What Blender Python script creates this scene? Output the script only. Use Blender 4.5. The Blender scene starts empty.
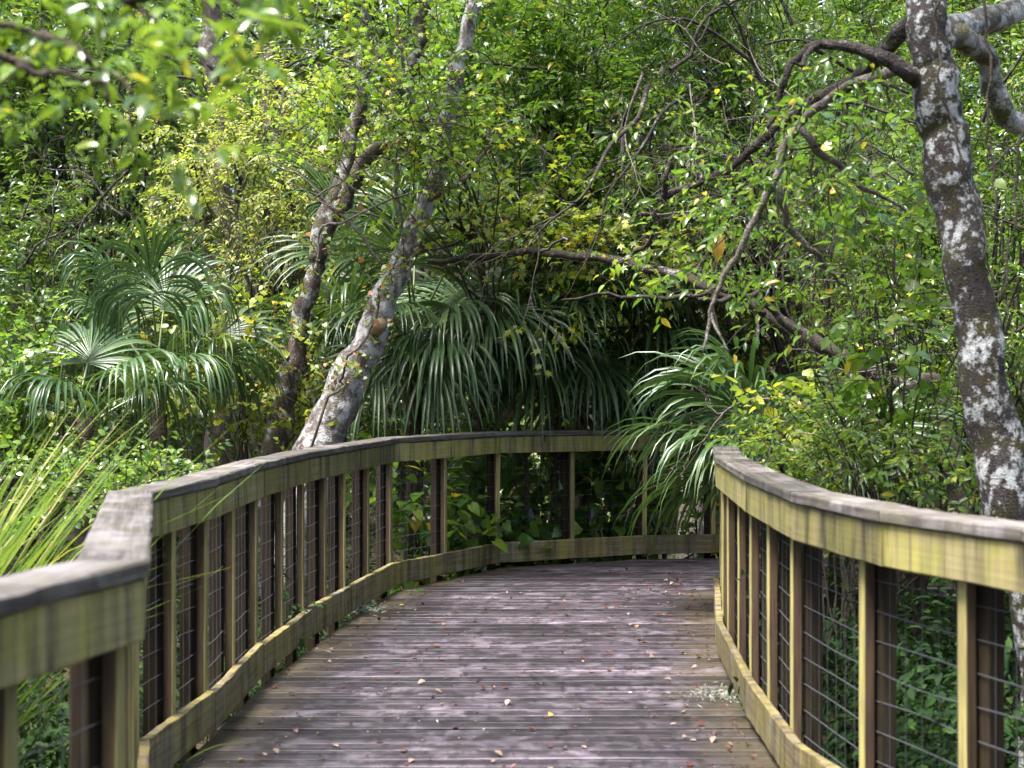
import bpy, math, random
import numpy as np
from mathutils import Vector, noise as mnoise

SC = bpy.context.scene
COL = SC.collection
FP = 1600.0                 # focal length in pixels of a 1024 wide frame
HC = 1.525                  # eye height above the deck
GROUND = -0.85
rs = np.random.RandomState


def P(px, py, Y):
    """a point seen at (px, py) that stands Y metres away from the camera"""
    return np.array([(px - 512) * Y / FP, Y, HC - (py - 384) * Y / FP])


# ------------------------------------------------------------------ mesh building
class MB:
    def __init__(s):
        s.v = []; s.f = []; s.g = []; s.n = 0

    def add(s, V, F, G=None):
        V = np.asarray(V, dtype=np.float32).reshape(-1, 3)
        s.v.append(V)
        s.g.append(np.zeros_like(V) if G is None else np.asarray(G, dtype=np.float32).reshape(-1, 3))
        for blk in (F if isinstance(F, list) else [F]):
            blk = np.asarray(blk, dtype=np.int32)
            if blk.size:
                s.f.append(blk + s.n)
        s.n += len(V)

    def build(s, name, mat, parent=None, origin=(0, 0, 0), smooth=True, gr=False):
        me = bpy.data.meshes.new(name)
        V = np.concatenate(s.v) - np.asarray(origin, dtype=np.float32)
        me.vertices.add(len(V)); me.vertices.foreach_set('co', V.ravel())
        loops = np.concatenate([b.ravel() for b in s.f]).astype(np.int32)
        tot = np.concatenate([np.full(len(b), b.shape[1], dtype=np.int32) for b in s.f])
        start = np.concatenate([[0], np.cumsum(tot)[:-1]]).astype(np.int32)
        me.loops.add(len(loops)); me.loops.foreach_set('vertex_index', loops)
        me.polygons.add(len(tot)); me.polygons.foreach_set('loop_start', start)
        me.polygons.foreach_set('loop_total', tot)
        me.polygons.foreach_set('use_smooth', np.full(len(tot), smooth))
        if gr:
            a = me.attributes.new('gr', 'FLOAT_VECTOR', 'POINT')
            a.data.foreach_set('vector', np.concatenate(s.g).ravel())
        me.update(calc_edges=True)
        me.validate()
        me.materials.append(mat)
        o = bpy.data.objects.new(name, me); COL.objects.link(o)
        if parent is not None:
            o.parent = parent
        else:
            o.location = origin
        return o


def tag(o, label=None, cat=None, group=None, kind=None):
    if label: o['label'] = label
    if cat: o['category'] = cat
    if group: o['group'] = group
    if kind: o['kind'] = kind
    return o


def thing(name, label, cat, loc, group=None):
    o = bpy.data.objects.new(name, None); COL.objects.link(o)
    o.location = [float(c) for c in loc]; o.empty_display_size = 0.1
    return tag(o, label, cat, group)


def dup(root, loc, rz=0.0, sc=1.0, label=None, group=None):
    r = root.copy(); COL.objects.link(r)
    r.location = [float(c) for c in loc]; r.rotation_euler = (0, 0, rz); r.scale = (sc, sc, sc)
    if label: r['label'] = label
    if group: r['group'] = group
    elif 'group' in r: del r['group']
    for ch in list(root.children):
        c = ch.copy(); COL.objects.link(c); c.parent = r
        for g in ch.children:
            d = g.copy(); COL.objects.link(d); d.parent = c
    return r


def unit(a):
    a = np.asarray(a, dtype=float)
    return a / np.maximum(np.linalg.norm(a, axis=-1, keepdims=True), 1e-9)


def spline(pts, sub):
    pts = np.asarray(pts, dtype=float)
    if len(pts) < 3:
        t = np.linspace(0, 1, sub + 1)[:, None]
        return pts[0] * (1 - t) + pts[-1] * t
    p = np.vstack([2 * pts[0] - pts[1], pts, 2 * pts[-1] - pts[-2]])
    out = []
    for i in range(1, len(p) - 2):
        for k in range(sub):
            t = k / sub
            a, b, c, d = p[i - 1], p[i], p[i + 1], p[i + 2]
            out.append(.5 * ((2 * b) + (-a + c) * t + (2 * a - 5 * b + 4 * c - d) * t * t + (-a + 3 * b - 3 * c + d) * t ** 3))
    out.append(p[-2])
    return np.array(out)


def tube(mb, pts, rads, sides=8, sub=5, gnarl=0.0, wob=0.0, seed=0, cap=True):
    r_ = rs(seed + 7)
    C = spline(pts, sub)
    R = np.interp(np.linspace(0, 1, len(C)), np.linspace(0, 1, len(rads)), rads)
    if wob:
        ph = r_.rand(6) * 6.28
        s = np.arange(len(C))
        for ax in range(3):
            C[:, ax] += wob * (np.sin(s * .9 + ph[ax]) + .6 * np.sin(s * 2.1 + ph[ax + 3])) * np.minimum(1, s / 3.)
    T = unit(np.gradient(C, axis=0))
    up = np.array([0.31, 0.2, 0.93]) if abs(T[0][2]) < .8 else np.array([1., .13, .1])
    n = unit(np.cross(T[0], up))
    V = []
    L = 0
    G = []
    for i in range(len(C)):
        n = unit(n - T[i] * np.dot(n, T[i])); b = np.cross(T[i], n)
        if i: L += np.linalg.norm(C[i] - C[i - 1])
        for k in range(sides):
            a = 2 * math.pi * k / sides
            d = math.cos(a) * n + math.sin(a) * b
            rr = R[i]
            if gnarl:
                q = C[i] * 3.1 + d * 1.3
                rr *= 1 + gnarl * (mnoise.noise(Vector(q)) + .5 * mnoise.noise(Vector(q * 3.3)))
            V.append(C[i] + d * rr); G.append((L, a, 0))
    m = len(C)
    F = [(i * sides + k, i * sides + (k + 1) % sides, (i + 1) * sides + (k + 1) % sides, (i + 1) * sides + k)
         for i in range(m - 1) for k in range(sides)]
    blocks = [np.array(F)]
    if cap:
        blocks.append(np.array([[(m - 1) * sides + k for k in range(sides)]]))
        blocks.append(np.array([[k for k in range(sides)][::-1]]))
    mb.add(V, blocks, G)
    return C


# ------------------------------------------------------------------ leaves
def leaf_oval(w=.42, fold=.10, curl=.10):
    V = np.array([[0, 0, 0], [0, .36, -.0], [0, .7, -curl * .4], [0, 1, -curl * 1.6],
                  [-w * .48, .30, fold], [-w * .42, .64, fold * .8 - curl * .4],
                  [w * .48, .30, fold], [w * .42, .64, fold * .8 - curl * .4]])
    return V, [np.array([[0, 1, 4], [2, 3, 5], [1, 0, 6], [3, 2, 7]]), np.array([[1, 2, 5, 4], [2, 1, 6, 7]])]


def leaf_lobed():
    ang = np.radians([-150, -118, -80, -50, -28, -12, 0, 12, 28, 50, 80, 118, 150])
    rad = np.array([.28, .62, .36, .78, .42, .55, .95, .55, .42, .78, .36, .62, .28])
    c = np.array([0, .42, 0])
    ring = np.stack([np.sin(ang) * rad * .62, .42 + np.cos(ang) * rad * .6, -.16 * (rad - .3) + .0 * rad], 1)
    V = np.vstack([c, [0, 0, 0], ring])
    F = [(0, 2 + i + 1, 2 + i) for i in range(len(ang) - 1)] + [(0, 2, 1), (0, 1, 2 + len(ang) - 1)]
    return V, [np.array(F)]


def leaf_heart():
    V = np.array([[0, .12, 0], [0, .5, -.03], [0, .82, -.1], [0, 1.05, -.2],
                  [-.26, .0, .02], [-.46, .28, .05], [-.33, .65, -.02], [.26, .0, .02], [.46, .28, .05], [.33, .65, -.02]])
    return V, [np.array([[0, 5, 4], [2, 3, 6], [0, 7, 8], [3, 2, 9]]), np.array([[0, 1, 6, 5], [1, 0, 8, 9]]),
               np.array([[1, 2, 6], [2, 1, 9]])]


def leaf_quad(w=.5):
    V = np.array([[0, 0, 0], [-w * .5, .45, .06], [0, 1, -.12], [w * .5, .45, .06]])
    return V, [np.array([[0, 3, 2, 1]])]


LEAF = {'oval': leaf_oval(), 'lance': leaf_oval(.26, .06, .14), 'round': leaf_oval(.7, .07, .08), 'lobed': leaf_lobed(),
        'heart': leaf_heart(), 'quad': leaf_quad(), 'narrow': leaf_oval(.16, .04, .2)}


def put_leaves(mb, kind, pos, d, n, size):
    TV, TF = LEAF[kind]
    d = unit(d); x = unit(np.cross(d, n)); n = np.cross(x, d)
    N, k = len(pos), len(TV)
    sz = np.asarray(size)[:, None, None]
    V = pos[:, None, :] + sz * (TV[None, :, 0:1] * x[:, None, :] + TV[None, :, 1:2] * d[:, None, :] + TV[None, :, 2:3] * n[:, None, :])
    off = (np.arange(N) * k)[:, None, None]
    mb.add(V.reshape(-1, 3), [(f[None] + off).reshape(-1, f.shape[1]) for f in TF])


def sprays(mb, twigs, C, D, r, kind='oval', leaf=.08, length=.5, n=16, droop=.5, upness=.9, twig_r=.004, spread=1.0):
    """leafy twigs: each starts at C, grows along D, bends down and carries n alternating leaves"""
    M = len(C)
    if M == 0: return
    L = length * r.uniform(.55, 1.25, M)
    D = unit(D)
    K = 6
    pts = np.zeros((M, K, 3)); p = C.copy(); d = D.copy()
    for k in range(K):
        pts[:, k] = p
        p = p + d * (L / (K - 1))[:, None]
        d = unit(d + np.array([0, 0, -1]) * droop * .22 + r.normal(0, .10, (M, 3)))
    t = (np.arange(n) + .6) / n
    t = np.clip(t[None, :] + r.normal(0, .03, (M, n)), 0.02, .999) * (K - 1)
    i0 = np.minimum(t.astype(int), K - 2); fr = (t - i0)[..., None]
    row = np.arange(M)[:, None]
    pos = pts[row, i0] * (1 - fr) + pts[row, i0 + 1] * fr
    td = unit(pts[row, i0 + 1] - pts[row, i0])
    upv = unit(np.array([0, 0, 1.]) * upness + r.normal(0, .35, (M, 1, 3)))
    side = unit(np.cross(td, upv))
    sg = np.where(np.arange(n) % 2 == 0, 1., -1.)[None, :, None]
    ld = unit(td * r.uniform(.25, 1.0, (M, n, 1)) + side * sg * spread + r.normal(0, .28, (M, n, 3)) + np.array([0, 0, -.25]))
    nn = unit(upv + r.normal(0, .38, (M, n, 3)))
    sz = leaf * r.uniform(.5, 1.2, (M, n))
    put_leaves(mb, kind, pos.reshape(-1, 3), ld.reshape(-1, 3), nn.reshape(-1, 3), sz.ravel())
    if twigs is not None:
        # three sided twigs
        T = unit(np.gradient(pts, axis=1)); a = unit(np.cross(T, np.array([.3, .5, .8]))); b = np.cross(T, a)
        rr = twig_r * np.linspace(1.3, .5, K)[None, :, None]
        V = np.stack([pts + rr * (math.cos(q) * a + math.sin(q) * b) for q in (0, 2.094, 4.189)], 2)
        F = []
        for k in range(K - 1):
            for j in range(3):
                F.append((k * 3 + j, k * 3 + (j + 1) % 3, (k + 1) * 3 + (j + 1) % 3, (k + 1) * 3 + j))
        F = np.array(F)
        off = (np.arange(M) * K * 3)[:, None, None]
        twigs.add(V.reshape(-1, 3), (F[None] + off).reshape(-1, 4))


def lobe(px, py, Y, rx, ry, dp=None):
    k = Y / FP
    return (P(px, py, Y), np.array([rx * k, (dp if dp else .8 * rx * k), ry * k]))


def in_lobes(r, lobes, n, shell=.5, clump=.20):
    vol = np.array([np.prod(l[1]) ** .72 for l in lobes]); vol /= vol.sum()
    m = max(1, int(n / 7))
    which = r.choice(len(lobes), m, p=vol)
    u = unit(r.normal(0, 1, (m, 3)))
    rad = r.rand(m) ** shell
    # uneven outline: each lobe is lumpy, and its twigs stand in clumps with gaps between
    C = np.zeros((m, 3))
    for i in range(m):
        c, R = lobes[which[i]]
        lump = 1 + .42 * mnoise.noise(Vector(u[i] * 1.7 + c * 2.3))
        C[i] = c + u[i] * R * rad[i] * lump
    k = np.concatenate([np.arange(m), r.randint(0, m, max(0, n - m))])[:n]
    Rk = np.array([lobes[w][1] for w in which[k]])
    off = r.normal(0, 1, (len(k), 3)) * np.minimum(clump, Rk * .45) * np.array([1, 1, .7])
    return C[k] + off, unit(u[k] + .8 * off / clump)


def limb(mat, root, base, *a, part='limb', **k):
    m_ = MB(); tube(m_, *a, **k); return m_.build(part, mat, root, base)


def crooked(mb, r, start, d, length, rad, depth=2, wig=.42, droop=0.0):
    """a crooked branch with smaller ones leaving it"""
    n = 6; p = np.array(start, dtype=float); d = unit(d); pts = [p.copy()]
    for k in range(n):
        d = unit(d + r.normal(0, wig, 3) * np.array([1, .6, 1]) + np.array([0, 0, -droop])); p = p + d * length / n; pts.append(p.copy())
    C = tube(mb, pts, [rad, rad * .75, rad * .5, rad * .22], 6 if rad > .008 else 4, 3, .15, rad * .25, r.randint(9999), cap=False)
    if depth:
        for q in range(4 if depth > 1 else 3):
            i = r.randint(len(C) // 4, len(C) - 2); t = unit(C[i + 1] - C[i])
            crooked(mb, r, C[i], unit(t + r.normal(0, .75, 3)), length * r.uniform(.35, .65), max(.0022, np.interp(i / len(C), [0, 1], [rad * .65, rad * .2])), depth - 1, wig, droop)


def tangle(root, mat, seed, n, box, Y, length, rad, depth=2, toward=(0, 0, 0), part='limb', droop=0.0):
    """crooked branches of a tree that are seen inside the pixel box (x0, y0, x1, y1), between the depths Y"""
    r = rs(seed)
    for q in range(n):
        m_ = MB()
        s_ = P(r.uniform(box[0], box[2]), r.uniform(box[1], box[3]), r.uniform(*Y))
        a = r.uniform(0, 6.283)
        d = np.array([math.cos(a), r.uniform(-.4, .4), math.sin(a) * .7]) + np.asarray(toward)
        crooked(m_, r, s_, d, length * r.uniform(.6, 1.3), rad * r.uniform(.45, 1.1), depth, .24, droop)
        m_.build(part, mat, root, tuple(root.location))


def plant(name, label, cat, base, lobes, n_sprays, mat, bark, kind='oval', leaf=.08, length=.5, n=16, seed=1, limbs=14, limb_r=.03,
          stem_r=.05, droop=.5, group=None, shell=.5, upness=.9, stem_to=None, part='foliage', twigs=True, root=None, twig_r=.004, limb_from=.34):
    r = rs(seed)
    base = np.asarray(base, dtype=float)
    root = root or thing(name, label, cat, base, group)
    C, D = in_lobes(r, lobes, n_sprays, shell)
    D = unit(D * .8 + r.normal(0, .5, C.shape) + np.array([0, 0, .25]))
    fm = MB(); tm = MB()
    sprays(fm, tm if twigs else None, C, D, r, kind, leaf, length, n, droop, upness, twig_r)
    cen = np.mean([l[0] for l in lobes], axis=0)
    top = np.asarray(stem_to if stem_to is not None else base * .35 + cen * .65)
    if limbs:
        j = base * .55 + top * .45 + np.append(r.normal(0, .12, 2), 0)
        st = tube(tm, [base, j, top], [stem_r, stem_r * .8, stem_r * .45], 7, 6, .15, stem_r * .25, seed)
        idx = r.choice(len(C), min(limbs, len(C)), replace=False)
        for q, i in enumerate(idx):
            s = st[r.randint(int(len(st) * limb_from), len(st))]
            e = C[i]; h = np.linalg.norm(e - s)
            m = s * .5 + e * .5 + r.normal(0, .12, 3) * h * .6 + np.array([0, 0, .1 * h])
            tube(tm, [s, s * .72 + m * .28 + r.normal(0, .03, 3) * h, m, e], [limb_r, limb_r * .8, limb_r * .55, limb_r * .2], 5, 4, .1, .012 * h, seed + q)
    fm.build(part, mat, root, base)
    if not twigs and not limbs: return root
    if tm.n: tm.build('stems' if cat != 'tree' else 'trunk', bark, root, base)
    return root


# ------------------------------------------------------------------ materials
class NT:
    def __init__(s, name):
        s.m = bpy.data.materials.new(name); s.m.use_nodes = True
        s.t = s.m.node_tree; s.t.nodes.clear()
        s.out = s.n('ShaderNodeOutputMaterial')

    def n(s, ty, **kw):
        nd = s.t.nodes.new(ty)
        for k, v in kw.items():
            setattr(nd, k, v)
        return nd

    def l(s, a, b): s.t.links.new(a, b)

    def noise(s, vec, scale, detail=4, rough=.55, lac=2.0):
        nd = s.n('ShaderNodeTexNoise'); nd.inputs['Scale'].default_value = scale
        nd.inputs['Detail'].default_value = detail; nd.inputs['Roughness'].default_value = rough
        s.l(vec, nd.inputs['Vector']); return nd.outputs['Fac']

    def scale(s, vec, sc, off=None):
        nd = s.n('ShaderNodeVectorMath', operation='MULTIPLY_ADD')
        s.l(vec, nd.inputs[0]); nd.inputs[1].default_value = sc
        if off is not None: s.l(off, nd.inputs[2])
        return nd.outputs[0]

    def ramp(s, fac, stops, interp='LINEAR'):
        nd = s.n('ShaderNodeValToRGB'); cr = nd.color_ramp; cr.interpolation = interp
        while len(cr.elements) < len(stops): cr.elements.new(.5)
        for e, (p, c) in zip(cr.elements, stops):
            e.position = p; e.color = (*c, 1) if not isinstance(c, (int, float)) else (c, c, c, 1)
        s.l(fac, nd.inputs['Fac']); return nd.outputs['Color']

    def mix(s, fac, a, b, mode='MIX'):
        nd = s.n('ShaderNodeMix', data_type='RGBA', blend_type=mode)
        for k, v in ((0, fac), (6, a), (7, b)):
            if hasattr(v, 'is_output'): s.l(v, nd.inputs[k])
            elif isinstance(v, (int, float)): nd.inputs[k].default_value = v
            else: nd.inputs[k].default_value = (*v, 1)
        return nd.outputs[2]

    def math(s, op, a, b):
        nd = s.n('ShaderNodeMath', operation=op)
        for i, v in enumerate((a, b)):
            if hasattr(v, 'is_output'): s.l(v, nd.inputs[i])
            else: nd.inputs[i].default_value = v
        return nd.outputs[0]

    def bsdf(s, col, rough, spec=.5, bump=None, bstr=.3, bdist=.01, metal=0):
        b = s.n('ShaderNodeBsdfPrincipled')
        if hasattr(col, 'is_output'): s.l(col, b.inputs['Base Color'])
        else: b.inputs['Base Color'].default_value = (*col, 1)
        if hasattr(rough, 'is_output'): s.l(rough, b.inputs['Roughness'])
        else: b.inputs['Roughness'].default_value = rough
        b.inputs['Specular IOR Level'].default_value = spec
        b.inputs['Metallic'].default_value = metal
        if bump is not None:
            bn = s.n('ShaderNodeBump'); bn.inputs['Strength'].default_value = bstr; bn.inputs['Distance'].default_value = bdist
            s.l(bump, bn.inputs['Height']); s.l(bn.outputs['Normal'], b.inputs['Normal'])
        return b.outputs[0]


def leaf_mat(name, stops, rough=.38, trans=.38, spec=.5, tcol=(.30, .42, .05), interp='LINEAR'):
    t = NT(name)
    g = t.n('ShaderNodeNewGeometry')
    col = t.ramp(g.outputs['Random Per Island'], stops, interp)
    tc = t.n('ShaderNodeTexCoord')
    v = t.noise(tc.outputs['Object'], 1.1, 2)
    col = t.mix(1.0, col, t.ramp(v, [(.3, (.80, .86, .85)), (.7, (1.2, 1.12, 1.0))]), 'MULTIPLY')
    b = t.bsdf(col, rough, spec)
    tr = t.n('ShaderNodeBsdfTranslucent')
    t.l(t.mix(.45, t.mix(1.0, col, (2.0, 2.1, .9), 'MULTIPLY'), tcol), tr.inputs['Color'])
    mx = t.n('ShaderNodeMixShader'); mx.inputs[0].default_value = trans
    t.l(b, mx.inputs[1]); t.l(tr.outputs[0], mx.inputs[2]); t.l(mx.outputs[0], t.out.inputs[0])
    return t.m


def wood_mat(name, stops, algae=None, alg_amt=.5, drip=.7, drip_col=(.05, .045, .04), pale=None, rough=.75, grain=(2.2, 55, 55), per_island=False, face=None, streak=0, deck=False, spec=.35, island_var=.35, bstr=.35):
    t = NT(name)
    at = t.n('ShaderNodeAttribute'); at.attribute_name = 'gr'
    if per_island:
        rnd = t.n('ShaderNodeNewGeometry').outputs['Random Per Island']
    else:
        rnd = t.n('ShaderNodeObjectInfo').outputs['Random']
    off = t.n('ShaderNodeCombineXYZ'); big = t.math('MULTIPLY', rnd, 91.7)
    t.l(big, off.inputs[0]); t.l(t.math('MULTIPLY', rnd, 37.3), off.inputs[1]); t.l(big, off.inputs[2])
    o = off.outputs[0]
    v = at.outputs['Vector']
    gr = t.noise(t.scale(v, grain, o), 1.0, 7, .62)
    col = t.ramp(gr, stops)
    blot = t.noise(t.scale(v, (2.6, 5, 5), o), 1.0, 4, .6)
    if pale is not None:
        col = t.mix(t.ramp(blot, [(.5, 0.0), (.68, .75)]), col, pale)
    if algae is not None:
        a2 = t.noise(t.scale(v, (3.4, 7, 2.2), o), 1.7, 5, .62)
        col = t.mix(t.ramp(a2, [(.40, 0.0), (.64, alg_amt)]), col, algae)
    if drip:
        dr = t.noise(t.scale(v, (13, 3, 1.6), o), 1.0, 5, .6)
        col = t.mix(t.ramp(dr, [(.50, 0.0), (.70, drip)]), col, drip_col)
    if streak:
        st = t.noise(t.scale(v, (17, 1, .9), o), 1.0, 4, .65)
        col = t.mix(1.0, col, t.ramp(st, [(.32, (.50, .47, .46)), (.48, (1., 1., .95)), (.60, (1.3, 1.28, .95)), (.68, (.72, .71, .74))]), 'MULTIPLY')
    if deck:
        tc_ = t.n('ShaderNodeTexCoord')
        wn = t.noise(t.scale(tc_.outputs['Object'], (.7, 1.5, 1)), 1.1, 5, .6)
        col = t.mix(1.0, col, t.ramp(wn, [(.33, (.50, .48, .50)), (.5, (1., 1., 1.)), (.66, (1.75, 1.72, 1.75))]), 'MULTIPLY')
        sx_ = t.n('ShaderNodeSeparateXYZ'); t.l(v, sx_.inputs[0])
        ef = t.math('ADD', sx_.outputs[2], t.math('MULTIPLY', t.noise(tc_.outputs['Object'], 4.0, 4), .5))
        col = t.mix(t.ramp(ef, [(.22, .8), (.62, 0.)]), col, t.mix(gr, (.018, .013, .008), (.085, .07, .03)))
    if face is not None:
        # algae lives on the weathered inner face of the upright
        sx = t.n('ShaderNodeSeparateXYZ'); t.l(v, sx.inputs[0])
        edge = t.math('LESS_THAN', sx.outputs[1], .0455)
        col = t.mix(t.math('MULTIPLY', edge, t.ramp(t.noise(t.scale(v, (20, 20, 3), o), 1.0, 4), [(.25, .35), (.6, .95)])), col, t.mix(t.ramp(gr, [(.3, .0), (.7, 1.)]), tuple(c * .62 for c in face), face))
    var = t.ramp(rnd, [(0, 1 - island_var), (1, 1 + island_var)])
    col = t.mix(1.0, col, var, 'MULTIPLY')
    rg = t.ramp(gr, [(.3, min(1, rough + .12)), (.7, rough - .12)])
    t.l(t.bsdf(col, rg, spec, gr, bstr, .006), t.out.inputs[0])
    return t.m


def bark_mat(name, base, lichen=.5, moss=.4, scale=1.0, lcol=(.42, .44, .41), mcol=(.075, .075, .018), red=None):
    t = NT(name)
    tc = t.n('ShaderNodeTexCoord'); v = tc.outputs['Object']
    n1 = t.noise(t.scale(v, (1, 1, .35)), 26 * scale, 6, .65)
    col = t.ramp(n1, [(.3, tuple(c * .35 for c in base)), (.52, base), (.72, tuple(c * 1.7 for c in base))])
    if red is not None:
        col = t.mix(t.ramp(t.noise(t.scale(v, (1, 1, .5)), 6 * scale, 4), [(.48, 0.), (.62, .7)]), col, red)
    if moss:
        n2 = t.noise(v, 4.5 * scale, 5, .65)
        col = t.mix(t.ramp(n2, [(.60 - .25 * moss, 0.), (.70 - .2 * moss, .9)]), col, mcol)
    if lichen:
        n3 = t.math('ADD', t.math('MULTIPLY', t.noise(v, 11 * scale, 8, .74), .72), t.math('MULTIPLY', t.noise(v, 3.2 * scale, 3), .28))
        p = .62 - .17 * lichen
        col = t.mix(t.ramp(n3, [(p, 0.), (p + .035, .55), (p + .09, .95)]), col, t.ramp(n1, [(.3, tuple(c * .75 for c in lcol)), (.7, tuple(min(1, c * 1.2) for c in lcol))]))
    bmp = t.mix(.5, n1, t.noise(v, 70 * scale, 3))
    t.l(t.bsdf(col, .85, .25, bmp, .9, .03), t.out.inputs[0])
    return t.m


# weathered timber
M_RAIL = wood_mat('rail_timber', [(.25, (.160, .132, .066)), (.5, (.205, .172, .084)), (.76, (.245, .210, .110))], (.175, .170, .030), .8, .92, (.022, .019, .014), None, streak=.7, grain=(2.2, 80, 80), bstr=.12)
M_CAP = wood_mat('cap_timber', [(.28, (.016, .013, .012)), (.5, (.064, .053, .049)), (.74, (.17, .150, .145))], (.075, .072, .030), .45, .75, (.016, .013, .012), (.22, .20, .20), grain=(1.6, 60, 60))
M_KICK = wood_mat('kick_timber', [(.28, (.05, .037, .025)), (.5, (.125, .097, .055)), (.74, (.21, .172, .108))], (.155, .130, .024), .65, .8, (.022, .017, .014), (.17, .152, .125), streak=.6)
M_BAL = wood_mat('baluster_timber', [(.28, (.024, .013, .009)), (.5, (.064, .037, .023)), (.74, (.11, .072, .045))], (.075, .066, .014), .35, .5, (.016, .009, .007), None, grain=(55, 55, 2.2), face=(.36, .315, .11))
M_POST = wood_mat('post_timber', [(.28, (.009, .0065, .005)), (.5, (.025, .018, .0135)), (.74, (.048, .035, .026))], (.038, .034, .010), .4, .5, (.007, .005, .004), None, grain=(55, 55, 2.2), spec=.08)
M_DECK = wood_mat('deck_timber', [(.37, (.0042, .0027, .0040)), (.47, (.016, .0114, .0155)), (.56, (.042, .033, .042)), (.72, (.17, .150, .173))], (.022, .017, .009), .25, .9, (.0045, .003, .0041), (.115, .100, .117), rough=.5, grain=(.8, 52, 0), per_island=True, spec=.35, island_var=.5, bstr=.6, deck=True)


def simple(name, col, rough=.6, metal=0, spec=.5):
    t = NT(name); t.l(t.bsdf(col, rough, spec, metal=metal), t.out.inputs[0]); return t.m


M_WIRE = simple('galvanised_wire', (.06, .062, .068), .7, 0, .2)
M_WEB = simple('spider_silk', (.7, .7, .72), .9)
B_PALE = bark_mat('pale_lichen_bark', (.13, .112, .10), .90, .12, 1.1, (.42, .41, .405), red=(.085, .052, .04))
B_DARK = bark_mat('mossy_dark_bark', (.036, .029, .026), .66, .52, 1.8, (.44, .45, .44), (.038, .035, .009))
B_TWIG = bark_mat('twig_bark', (.062, .048, .036), .05, .25, 1.6, (.26, .25, .23))
B_PALETWIG = bark_mat('pale_twig_bark', (.15, .125, .105), .35, .1, 1.4, (.36, .35, .33))
B_LIMB = bark_mat('dark_limb_bark', (.040, .031, .027), .30, .2, 1.2, (.30, .29, .28))
B_BACK = bark_mat('grey_bark', (.12, .10, .085), .4, .3, .8)

L_MID = leaf_mat('mid_green_leaf', [(0, (.022, .062, .010)), (.45, (.060, .122, .014)), (.8, (.125, .200, .024)), (.97, (.20, .26, .045)), (1, (.36, .30, .04))], .28, .38, .65, (.22, .40, .05))
L_DEEP = leaf_mat('deep_green_leaf', [(0, (.014, .040, .008)), (.6, (.036, .084, .012)), (1, (.085, .145, .018))], .3, .3)
L_LIME = leaf_mat('yellow_green_leaf', [(0, (.10, .145, .014)), (.5, (.195, .235, .026)), (.88, (.290, .310, .055)), (.95, (.42, .34, .035)), (1, (.45, .30, .03))], .4, .42)
L_FRESH = leaf_mat('fresh_green_leaf', [(0, (.040, .10, .014)), (.5, (.095, .175, .022)), (.9, (.19, .265, .045)), (.96, (.30, .28, .03)), (1, (.42, .32, .03))], .38, .42)
L_PALE = leaf_mat('pale_olive_leaf', [(0, (.13, .165, .030)), (.5, (.225, .255, .060)), (.9, (.33, .34, .11)), (1, (.44, .38, .08))], .42, .4)
L_BRIGHT = leaf_mat('bright_green_leaf', [(0, (.035, .095, .012)), (.5, (.098, .182, .018)), (.88, (.180, .265, .035)), (.965, (.24, .30, .045)), (.975, (.48, .36, .03)), (1, (.50, .34, .03))], .26, .40, .65, (.24, .42, .05))
L_RED = leaf_mat('reddening_creeper_leaf', [(0, (.10, .14, .02)), (.80, (.17, .23, .04)), (.85, (.26, .07, .045)), (.95, (.34, .13, .07)), (1, (.40, .26, .06))], .45, .35, tcol=(.30, .28, .06))
L_LUSH = leaf_mat('lush_broad_leaf', [(0, (.03, .085, .018)), (.6, (.065, .145, .025)), (.9, (.12, .21, .03)), (1, (.24, .30, .04))], .22, .35)
L_SHADE = leaf_mat('shade_toned_leaf', [(0, (.006, .018, .005)), (.7, (.013, .034, .008)), (1, (.03, .062, .012))], .7, .15, .12, tcol=(.06, .12, .02))  # near-black green: shade behind the railings is put into the leaf colour
L_NEAR = leaf_mat('near_leaf', [(0, (.035, .085, .008)), (.6, (.075, .140, .010)), (.93, (.125, .19, .016)), (.965, (.25, .27, .02)), (1, (.50, .36, .03))], .22, .34)
L_BROAD = leaf_mat('dark_broad_leaf', [(0, (.018, .055, .014)), (.6, (.040, .095, .020)), (.9, (.075, .145, .022)), (1, (.16, .22, .03))], .25, .25)
L_FAR = leaf_mat('far_leaf', [(0, (.018, .045, .009)), (.5, (.042, .080, .013)), (1, (.10, .13, .026))], .45, .3)
L_WOOD = leaf_mat('wood_leaf', [(0, (.014, .040, .009)), (.5, (.032, .076, .013)), (1, (.085, .14, .022))], .3, .35)
L_PALM = leaf_mat('palm_frond', [(0, (.026, .058, .020)), (.6, (.050, .095, .034)), (.955, (.095, .145, .050)), (.99, (.25, .22, .03)), (1, (.38, .22, .04))], .33, .16, .42, (.12, .22, .04))
L_STALK = simple('frond_stalk', (.075, .105, .03), .4)
L_DEADPALM = leaf_mat('dead_palm_frond', [(0, (.08, .055, .03)), (.6, (.16, .115, .065)), (1, (.26, .20, .12))], .6, .1, .3, (.2, .14, .06))
L_STRAP = leaf_mat('strap_leaf', [(0, (.03, .075, .014)), (.5, (.07, .135, .022)), (.8, (.15, .20, .04)), (.93, (.36, .32, .10)), (1, (.42, .36, .20))], .35, .35)
L_DRY_RED = leaf_mat('fallen_red_leaf', [(0, (.035, .009, .007)), (.6, (.075, .019, .014)), (1, (.12, .045, .028))], .4, .1, tcol=(.2, .05, .02))
L_DRY_TAN = leaf_mat('fallen_tan_leaf', [(0, (.10, .055, .035)), (.6, (.19, .13, .10)), (1, (.32, .25, .20))], .45, .1, tcol=(.3, .2, .1))
L_DRY_GOLD = leaf_mat('fallen_gold_leaf', [(0, (.42, .24, .03)), (1, (.55, .33, .05))], .45, .15, tcol=(.4, .2, .03))
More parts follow.
